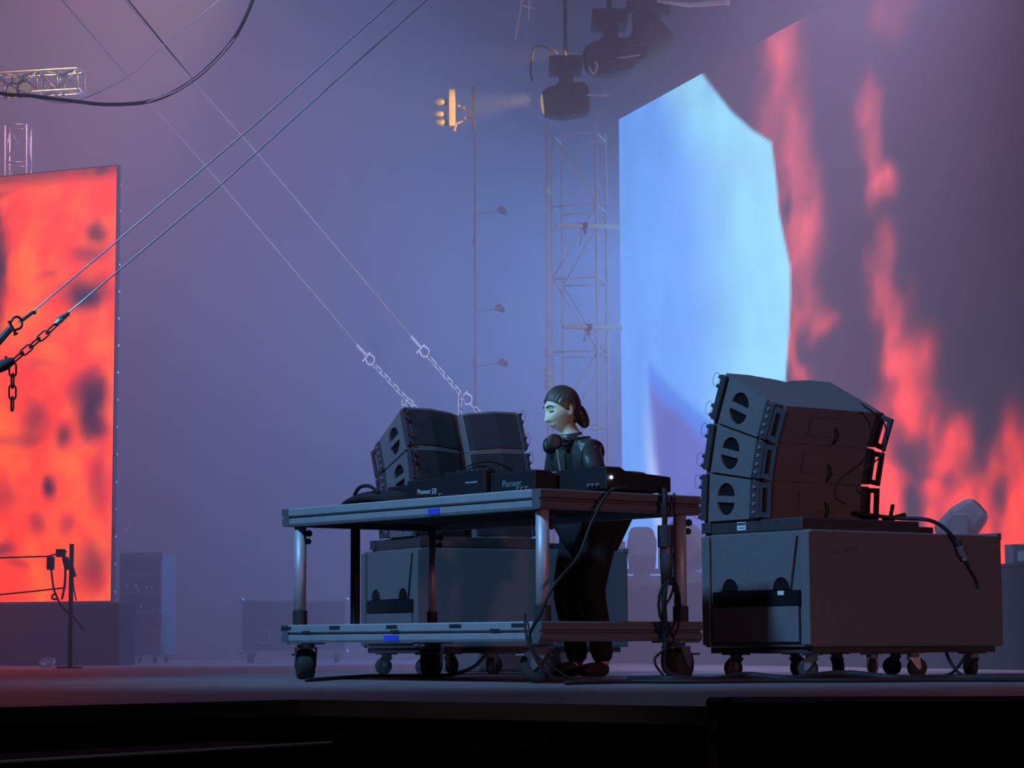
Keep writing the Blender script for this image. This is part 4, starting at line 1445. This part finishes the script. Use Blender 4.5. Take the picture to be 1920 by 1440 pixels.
for py, x0, x1, lab in ((423, 1046, 1161, 'upper'), (613, 1056, 1165, 'lower')):
    a, b = pt(x0, py - 1, 19.0), pt(x1, py + 2, 19.3)
    o = thing('tie_bar', '%s pale horizontal tie bar between tower and blue LED wall' % lab, 'bar', a, 0, 'tie bars of the lattice tower')
    MB().cyl((0, 0, 0), b - a, 0.020, 12).build('tube', 'print_white', o, smooth=True)
    c = (b - a) * 0.42
    MB().cyl(c - Vector((0.03, 0, 0)), c + Vector((0.03, 0, 0)), 0.027, 10).build('coupler', 'castor_steel', o)
    MB().cyl(c, c + Vector((0.01, -0.02, -0.07)), 0.010, 8).build('coupler_bolt', 'castor_steel', o)
    MB().cyl(c, c + Vector((0.0, 0.9, 0.0)), 0.012, 8).build('stub_arm', 'tower_alu', o)

# thin pole further left carrying fixtures
pole = thing('scaffold_pole', 'thin upright pole carrying stage fixtures, left of the tower', 'pole', onz(893, 19.9, 0), 0)
MB().cyl((0, 0, 0), (0, 0, 4.95), 0.010, 10).build('tube', 'tower_alu', pole, smooth=True)
for zz in (0.6, 2.1, 2.55, 3.6):
    MB().cyl((0, 0, zz - 0.04), (0, 0, zz + 0.04), 0.02, 10).build('coupler', 'tower_alu', pole)


# ------------------------------------------------------------------ moving lights
def moving_head(label, loc, rz, tilt, s=1.0, m='fixture_grey', group='moving lights', lens=None):
    """Base, yoke with two arms, tilted head with lens and rear vent."""
    o = thing('moving_light', label, 'stage light', loc, rz, group)
    MB().box(-0.17 * s, 0.17 * s, -0.14 * s, 0.14 * s, 0.0, 0.11 * s).build('base', m, o, bevel=0.012 * s)
    y = MB()
    y.box(-0.19 * s, 0.19 * s, -0.05 * s, 0.05 * s, 0.125 * s, 0.175 * s)
    for q in (-1, 1):
        y.prism([(-0.065 * s, 0.15 * s), (0.065 * s, 0.15 * s), (0.05 * s, 0.43 * s), (-0.05 * s, 0.43 * s)], 'x', min(q * 0.155 * s, q * 0.205 * s), max(q * 0.155 * s, q * 0.205 * s))
    y.cyl((0, 0, 0.10 * s), (0, 0, 0.13 * s), 0.08 * s, 16)
    yo = y.build('yoke', m, o, bevel=0.008 * s)
    T = Matrix.Translation((0, 0, 0.36 * s)) @ Matrix.Rotation(tilt, 4, 'X')
    h = MB()
    pr = []
    for z, hw, hd in ((-0.20, 0.09, 0.10), (-0.17, 0.125, 0.135), (0.02, 0.14, 0.15), (0.14, 0.12, 0.125), (0.19, 0.10, 0.10)):
        ring = []
        for i in range(20):
            a = 2 * math.pi * i / 20
            c_, s_ = math.cos(a), math.sin(a)
            e = 0.45
            ring.append((hw * s * math.copysign(abs(c_) ** e, c_), hd * s * math.copysign(abs(s_) ** e, s_), z * s))
        pr.append(ring)
    h.loft(pr, Mx=T)
    ho_ = h.build('head', m, o, bevel=0.006 * s)
    l = MB()
    l.lathe([(0.085 * s, 0.188 * s), (0.083 * s, 0.200 * s), (0.05 * s, 0.208 * s), (0.001, 0.212 * s)], 20, T)
    l.build('lens', lens or 'recess_black', ho_, smooth=True)
    return o


PZ = RZ0 - 0.016
ml1 = moving_head('moving light tilted to the right on the plinth, seen through the table', onz(1204, 20.2, PZ), R(20), R(-38), 0.92)
for c in ml1.children:
    pass
# tilt in the picture plane: turn the fixture so that its tilt axis points at the camera
ml1.rotation_euler = (0, 0, R(0))
moving_head('moving light half hidden behind the right table leg', onz(1288, 19.2, PZ), R(60), R(-40), 0.95)
moving_head('moving light with rounded back peeking over the right bass cabinet', onz(1806, 15.15, PZ), R(75), R(48), 0.80)
fx2 = thing('strobe_light', 'small boxy strobe on the plinth at the right edge', 'stage light', onz(1912, 14.5, PZ), R(20))
MB().box(-0.075, 0.15, -0.05, 0.05, 0.0, 0.125).build('housing', 'fixture_grey', fx2, bevel=0.005)
MB().box(-0.03, 0.0, -0.052, -0.03, 0.121, 0.127).build('lamp_slit', 'print_white', fx2)
MB().box(-0.04, 0.10, -0.056, -0.05, 0.02, 0.08).build('glass', 'lens_glass', fx2)

# fixtures hung in the rig, dark against the haze
def hung_light(label, p, rz, tilt, s, m='fixture_black', lens=None, up=0.5):
    o = moving_head(label, p, rz, tilt, s, m, 'lights hung in the rig', lens)
    o.rotation_euler = (math.pi, 0, rz)
    MB().cyl((0, 0, 0.0), (0, 0, -0.10), 0.022, 10).build('hook_clamp', 'fixture_black', o)
    MB().cyl((0, 0, -0.08), (0, 0, -1.6), 0.016, 10).build('drop_pipe', 'fixture_black', o)
    return o


hl1 = hung_light('dark moving light hung beside the top of the tower, pointing left', pt(1060, 112, 18.4), R(90), R(84), 0.95, lens=emit('warm_lens', (1.0, 0.62, 0.3), 0.5))
hl2 = hung_light('dark moving light hung at the top, above the tower', pt(1142, 26, 18.3), R(90), R(84), 1.0)
hl3 = hung_light('dark moving light hung at the top behind the other two', pt(1215, 5, 18.6), R(60), R(50), 0.9)
spot('warm_moving_light_beam', pt(1013, 184, 18.4), pt(848, 208, 19.5), 380, (1.0, 0.62, 0.28), 18, 0.5, 0.05)
spot('warm_upper_light_beam', pt(1078, 98, 18.3), pt(700, 140, 19.0), 90, (1.0, 0.62, 0.34), 22, 0.5, 0.05)
spot('warm_rig_light', pt(560, -260, 16.5), pt(120, 160, 18.5), 420, (1.0, 0.66, 0.34), 52, 0.8, 0.08)

# small bracket, strap and sleeve details round the hung lights
br = thing('rig_bracket', 'thin white bar with clamp beside the hung light', 'bar', pt(1100, 178, 18.25), 0)
MB().cyl((0, 0, 0), pt(1150, 179, 18.25) - br.location, 0.007, 8).build('tube', 'print_white', br)
MB().cyl(pt(1130, 178, 18.25) - br.location, pt(1138, 178, 18.25) - br.location, 0.016, 8).build('clamp', 'print_white', br)
sl = thing('air_duct', 'pale round sleeve crossing the top of the picture', 'duct', pt(1232, 2, 18.0), 0)
MB().tube([Vector((0, 0, 0)), pt(1290, 9, 18.0) - sl.location, pt(1366, 3, 18.0) - sl.location], [0.012, 0.022, 0.028], 10).build('sleeve', 'print_white', sl, smooth=True)
MB().cyl(pt(1362, 3, 18.0) - sl.location, pt(1368, 3, 18.0) - sl.location, 0.034, 10).build('end_ring', 'print_white', sl)
cable('looped cable hanging left of the dark moving light', [pt(1045, 100, 18.4), pt(1020, 88, 18.4), pt(1003, 90, 18.4), pt(997, 110, 18.4), pt(995, 135, 18.4), pt(998, 152, 18.4)], 0.008, 'cable_black')
cable('pale strap looped beside the hung moving light', [pt(1104, 125, 18.15), pt(1112, 138, 18.15), pt(1120, 125, 18.15), pt(1116, 115, 18.15)], 0.008, 'wire_steel')
cable('thin cable running right from the hung lights', [pt(1140, 110, 18.15), pt(1165, 108, 18.15), pt(1200, 103, 18.15)], 0.006, 'wire_steel')

# rope ladder pieces at the top
ll = thing('rope_ladder', 'short stretch of pale wire ladder hanging at the top', 'ladder', pt(990, -40, 16.3), 0)
for a, b in (((996, -40), (991, 38)), ((986, -40), (967, 74))):
    MB().tube([pt(a[0], a[1], 16.3) - ll.location, pt(b[0], b[1], 16.3) - ll.location], 0.006, 6).build('side_wire', 'print_white', ll)
for y_ in (-22, 10):
    MB().tube([pt(980, y_, 16.3) - ll.location, pt(1002, y_ + 6, 16.3) - ll.location], 0.005, 6).build('rung', 'print_white', ll)

# gold-lit fixture at the head of the thin pole
gf = thing('stage_blinder', 'gold-lit lamp cluster with side plate at the head of the thin pole', 'stage light', pt(852, 210, 19.7), 0)


def gfp(px, py, dy=0.0):
    return pt(px, py, 19.7 + dy) - gf.location


MB().box(-0.028, 0.028, -0.10, 0.10, gfp(0, 245).z, gfp(0, 174).z, Matrix.Translation((gfp(848, 210).x, 0, 0))).build('side_plate', 'gold_light_tint', gf, bevel=0.01)
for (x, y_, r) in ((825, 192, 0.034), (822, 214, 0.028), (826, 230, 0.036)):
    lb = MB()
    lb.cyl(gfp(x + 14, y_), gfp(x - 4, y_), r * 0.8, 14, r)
    lb = lb.build('lamp_can', 'gold_light_tint', gf, smooth=True)
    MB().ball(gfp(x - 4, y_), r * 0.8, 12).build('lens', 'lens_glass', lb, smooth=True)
MB().cyl(gfp(888, 160), gfp(887, 246), 0.016, 10).build('upright_bar', 'gold_light_tint', gf, smooth=True)
MB().cyl(gfp(858, 198), gfp(888, 212), 0.012, 8).build('bracket_arm', 'gold_light_tint', gf)
MB().cyl(gfp(858, 232), gfp(888, 216), 0.012, 8).build('bracket_arm', 'gold_light_tint', gf)
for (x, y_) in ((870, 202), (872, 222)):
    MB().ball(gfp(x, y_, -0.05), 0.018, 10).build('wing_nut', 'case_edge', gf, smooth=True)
MB().tube([gfp(852, 222), gfp(855, 236), gfp(851, 244), gfp(856, 246)], 0.012, 8).build('safety_hook', 'gold_light_tint', gf, smooth=True)
MB().cyl(gfp(887, 190), gfp(893, 190, 0.22), 0.012, 8).build('bracket_arm', 'gold_light_tint', gf)
# dim small fixtures down the thin pole
for k, (x, y_) in enumerate(((945, 395), (940, 578), (946, 680))):
    o = thing('stage_blinder', ['highest dim round lamp in the haze left of the tower', 'middle dim round lamp in the haze left of the tower', 'lowest dim round lamp in the haze left of the tower'][k], 'stage light', pt(x, y_, 19.9), R(20), 'dim lamps along the thin pole')
    cn_ = MB()
    cn_.cyl((0.05, 0.10, 0), (-0.04, -0.04, 0), 0.022, 18, 0.032)
    cn_.build('lamp_can', 'fixture_hazed', o, smooth=True)
    MB().cyl((-0.035, -0.033, 0), (-0.042, -0.045, 0), 0.029, 18).build('lens', 'lens_glass', o)
    MB().cyl((0, 0.05, 0.0), pt(893, y_ + 8, 19.9) - o.location, 0.006, 8).build('arm', 'tower_alu', o)

# gold-lit truss at top left and the mast below it
truss('lighting_truss', 'gold-lit lattice truss ending above the orange LED wall', pt(-800, 208, 19.1), pt(152, 152, 18.4), 0.17, 26, 0.013, 'truss_alu', 'lighting trusses')
truss('truss_mast', 'upright lattice mast rising behind the orange LED wall', onz(30, 21.6, 0.0), onz(34, 21.6, 5.0), 0.20, 14, 0.014, 'truss_alu', 'lighting trusses', up=(0, 1, 0))
for k, (x, y_) in enumerate(((24, 164), (46, 160))):
    o = thing('par_lamp', ['left small lamp clamped to the gold-lit truss', 'right small lamp clamped to the gold-lit truss'][k], 'stage light', pt(x, y_, 18.3), R(15), 'small lamps on the truss')
    MB().cyl((0, 0.08, 0.02), (0, -0.06, -0.04), 0.045, 16, 0.055).build('can', 'fixture_black', o, smooth=True)
    MB().cyl((0, -0.058, -0.039), (0, -0.064, -0.041), 0.05, 16).build('lens', 'lens_glass', o)
    MB().cyl((0, 0.02, 0.0), (0, 0.06, 0.10), 0.010, 8).build('clamp', 'castor_steel', o)


# ------------------------------------------------------------------ things at the back of the stage
def flight_case(label, loc, rz, w, d, h, wheels=True):
    o = thing('flight_case', label, 'case', loc, rz, 'flight cases at the back')
    z0 = 0.10 if wheels else 0.0
    MB().box(0, w, 0, d, z0, h).build('body', 'case_board', o)
    e = 0.014
    for (x0, x1) in ((-0.004, e), (w - e, w + 0.004)):
        for (y0, y1) in ((-0.004, e), (d - e, d + 0.004)):
            MB().box(x0, x1, y0, y1, z0, h).build('edge_strip', 'case_edge', o)
    for zz in (z0, h - e):
        MB().box(-0.004, w + 0.004, -0.005, 0.0, zz, zz + e).build('edge_strip', 'case_edge', o)
    for x in (0, w):
        for zz in (z0, h):
            MB().ball((x, 0, zz), 0.024, 10).build('ball_corner', 'case_edge', o, smooth=True)
    ct = MB().holed([(w * 0.15, z0 + 0.08), (w * 0.15 + 0.12, z0 + 0.08), (w * 0.15 + 0.12, z0 + 0.20), (w * 0.15, z0 + 0.20)], [[(w * 0.15 + 0.01, z0 + 0.09), (w * 0.15 + 0.11, z0 + 0.09), (w * 0.15 + 0.11, z0 + 0.19), (w * 0.15 + 0.01, z0 + 0.19)]], 'y', -0.008, 0.0)
    ct.build('latch_dish', 'case_edge', o)
    if wheels:
        for cx in (0.08, w - 0.08):
            for cyy in (0.08, d - 0.08):
                castor(o, (cx, cyy, z0), 0.045, 0.03, 0.4)
    return o


flight_case('hazy flight case with metal edges standing behind the table at left', onz(452, 21.4, 0), R(4), 0.95, 0.6, 0.57)
rk = thing('amplifier_rack', 'hazy equipment rack with small lights beside the orange LED wall', 'rack', onz(222, 21.8, 0), R(-6))
MB().box(0, 0.40, 0, 0.55, 0.08, 1.02).build('shell', 'case_board', rk)
MB().box(0.385, 0.405, -0.006, 0.0, 0.45, 0.95).build('edge_strip', 'case_edge', rk)
for k in range(5):
    MB().box(0.03, 0.37, -0.008, 0.0, 0.16 + 0.17 * k, 0.29 + 0.17 * k).build('amplifier', 'fixture_black', rk)
for x, z in ((0.06, 0.70), (0.15, 0.70), (0.17, 0.67), (0.30, 0.69), (0.09, 0.40), (0.20, 0.52), (0.25, 0.68)):
    MB().box(x, x + 0.016, -0.012, -0.008, z, z + 0.03).build('indicator', 'print_white', rk)
for cx in (0.07, 0.33):
    for cyy in (0.07, 0.48):
        castor(rk, (cx, cyy, 0.08), 0.035, 0.025, 0.5)
hkk = thing('cable_hook', 'small bright hook on the drape edge above the rack', 'hook', pt(239, 990, 20.12), 0)
MB().tube(curve_pts([(0.02, 0, 0.05), (0.0, 0, 0.0), (-0.03, 0, -0.03), (-0.05, 0, -0.01)]), 0.008, 6).build('hook', 'print_white', hkk, smooth=True)
MB().cyl((-0.03, 0, -0.03), (-0.15, 0.0, -0.02), 0.006, 6).build('stem', 'print_white', hkk)

# edge hardware of the orange wall: small latches up its right side
lw = [o for o in bpy.data.objects if o.name == 'led_wall'][0]
ltc = None
Ld = (LQ - LP).length
for k in range(16):
    z = 0.62 + 0.235 * k
    if ltc is None:
        ltc = MB().box(0.0, 0.03, -0.05, -0.03, -0.008, 0.008).build('edge_latch', 'case_edge', lw)
        ltc.location = (Ld + 0.01, 0, z)
    else:
        share(ltc, lw, (Ld + 0.01, 0, z))

# cable post with two lines in front of the orange wall
ps = thing('barrier_post', 'dark post with two lines in front of the orange LED wall', 'post', onz(131, 17.6, 0), 0)
zt = pt(131, 1020, 17.6).z
MB().cyl((0, 0, 0), (0, 0, zt), 0.018, 12).build('tube', 'fixture_black', ps, smooth=True)
MB().cyl((0, 0, 0), (0, 0, 0.015), 0.10, 18).build('foot', 'fixture_black', ps)


def psp(px, py):
    return pt(px, py, 17.55) - ps.location


MB().tube([psp(126, 1034), psp(90, 1043), psp(0, 1046), psp(-90, 1050)], 0.006, 6).build('line', 'cable_black', ps)
MB().tube([psp(122, 1102), psp(60, 1109), psp(0, 1115), psp(-90, 1124)], 0.006, 6).build('line', 'cable_black', ps)
cl_ = MB()
cl_.cbox(tuple(psp(114, 1037)), (0.07, 0.05, 0.06))
cl_.cyl(psp(122, 1045), psp(128, 1068), 0.028, 8)
cl_.cyl(psp(132, 1055), psp(140, 1082), 0.018, 8)
cl_.cbox(tuple(psp(95, 1056)), (0.055, 0.05, 0.10))
cl_.build('clamp', 'fixture_black', ps, bevel=0.008)
MB().tube(curve_pts([psp(95, 1060), psp(97, 1075), psp(100, 1100), psp(106, 1118), psp(118, 1140), psp(140, 1160), psp(158, 1182)]), 0.008, 6).build('hanging_cable', 'cable_black', ps, smooth=True)
MB().tube(curve_pts([psp(118, 1042), psp(122, 1060), psp(122, 1090), psp(119, 1110), psp(116, 1124)]), 0.009, 6).build('hanging_cable', 'cable_black', ps, smooth=True)
MB().tube(curve_pts([psp(136, 1075), psp(138, 1100), psp(143, 1126)]), 0.005, 6).build('hanging_cable', 'cable_black', ps, smooth=True)
MB().tube(curve_pts([psp(106, 1112), psp(99, 1116), psp(98, 1122), psp(106, 1124)]), 0.008, 6).build('hanging_cable', 'cable_black', ps, smooth=True)

# crumpled white cloth on the floor
ct = MB()
rg = []
for k in range(7):
    t = k / 6
    rg.append([((0.055 * math.sin(math.pi * (0.08 + 0.84 * t))) * math.cos(a) * (1 + 0.3 * math.sin(3 * a + k)) + 0.1 * (t - 0.5), 0.05 * math.sin(a), max(0, 0.036 + 0.04 * math.sin(math.pi * t) * math.sin(a) * (1 + 0.3 * math.cos(2 * a + k)))) for a in [2 * math.pi * i / 12 for i in range(12)]])
ct.loft(rg)
o = ct.build('crumpled_cloth', 'paper')
o.location = onz(88, 18.6, 0.0)
tag(o, 'crumpled white cloth lying on the floor by the post', 'cloth')

# ballast for the guy wires behind the far bass cabinet
bl = thing('ballast_block', 'concrete ballast block behind the far bass cabinet', 'ballast', onz(985, 14.35, 0), R(28))
MB().box(-0.35, 0.35, -0.05, 0.45, 0.0, 0.5).build('block', 'concrete', bl, bevel=0.02)
MB().tube([(-0.1, 0.2, 0.49), (-0.1, 0.2, 0.58), (0.1, 0.2, 0.58), (0.1, 0.2, 0.49)], 0.012, 8).build('lifting_eye', 'rigging_steel', bl)

for g_, px_, py_ in ((gC, 870, 868), (gD, 1004, 895)):
    MB().tube([pt(px_, py_, 13.5) - g_.location, bl.location + Vector((0.0, 0.15, 0.58)) - g_.location], 0.012, 8).build('anchor_strap', 'fixture_grey', g_)

# ------------------------------------------------------------------ foreground silhouettes
bx = thing('foreground_case', 'black case silhouetted in front of the stage at lower right', 'case', onz(1362, 4.6, -1.2), R(-2))
MB().box(0, 1.1, 0, 0.5, 0.0, 1.2 + 0.058).build('body', 'pit_black', bx, bevel=0.01)
MB().ball((-0.005, 0.0, 1.2 + 0.045), 0.017, 12).build('ball_corner', 'pit_black', bx, smooth=True)
MB().tube([(0.0, 0.0, 1.2 + 0.052), (0.015, 0.0, 1.2 + 0.062), (0.03, 0.0, 1.2 + 0.066)], 0.004, 6).build('latch', 'pit_black', bx)
MB().ball((-0.005, 0.0, 1.2 - 0.012), 0.014, 12).build('ball_corner', 'pit_black', bx, smooth=True)

stp = thing('step_platform', 'low black platform with a pale edge painted as lit at lower left', 'platform', (0, 0, 0), 0)
a, b = pt(130, 1421, 5.6), pt(622, 1392, 6.25)
zz = -0.125
d = (b - a); d.z = 0; d.normalize()
n = Vector((-d.y, d.x, 0))
q0, q1 = Vector((a.x, a.y, 0)) - d * 1.2, Vector((b.x, b.y, 0))
za, zb_ = a.z - (b.z - a.z) / (b - a).length * 1.2, b.z
MB().loft([[(q0.x, q0.y, -1.2), (q1.x, q1.y, -1.2), (q1.x + n.x * 0.4, q1.y + n.y * 0.4, -1.2), (q0.x + n.x * 0.4, q0.y + n.y * 0.4, -1.2)],
           [(q0.x, q0.y, za - 0.006), (q1.x, q1.y, zb_ - 0.006), (q1.x + n.x * 0.4, q1.y + n.y * 0.4, zb_ - 0.006), (q0.x + n.x * 0.4, q0.y + n.y * 0.4, za - 0.006)]]).build('body', 'pit_black', stp)
MB().tube([Vector((q0.x, q0.y, za)), a, b], 0.004, 6).build('edge_strip', 'print_white', stp)  # white strip stands in for the lit edge


# ------------------------------------------------------------------ haze filling the back of the stage
hzm = bpy.data.materials.new('stage_haze')
hzm.use_nodes = True
nt = hzm.node_tree
nt.nodes.clear()
vs_ = nt.nodes.new('ShaderNodeVolumeScatter')
vs_.inputs['Color'].default_value = (0.96, 0.96, 1.0, 1)
vs_.inputs['Density'].default_value = 0.085
vs_.inputs['Anisotropy'].default_value = 0.0
ou = nt.nodes.new('ShaderNodeOutputMaterial')
nt.links.new(vs_.outputs[0], ou.inputs['Volume'])
m = MB().box(-9.4, 9.4, 12.95, 25.85, 0.002, 10.5)
hz_ = m.build('stage_haze', hzm)
tag(hz_, 'thin smoke haze filling the back of the stage', 'haze', kind='stuff')
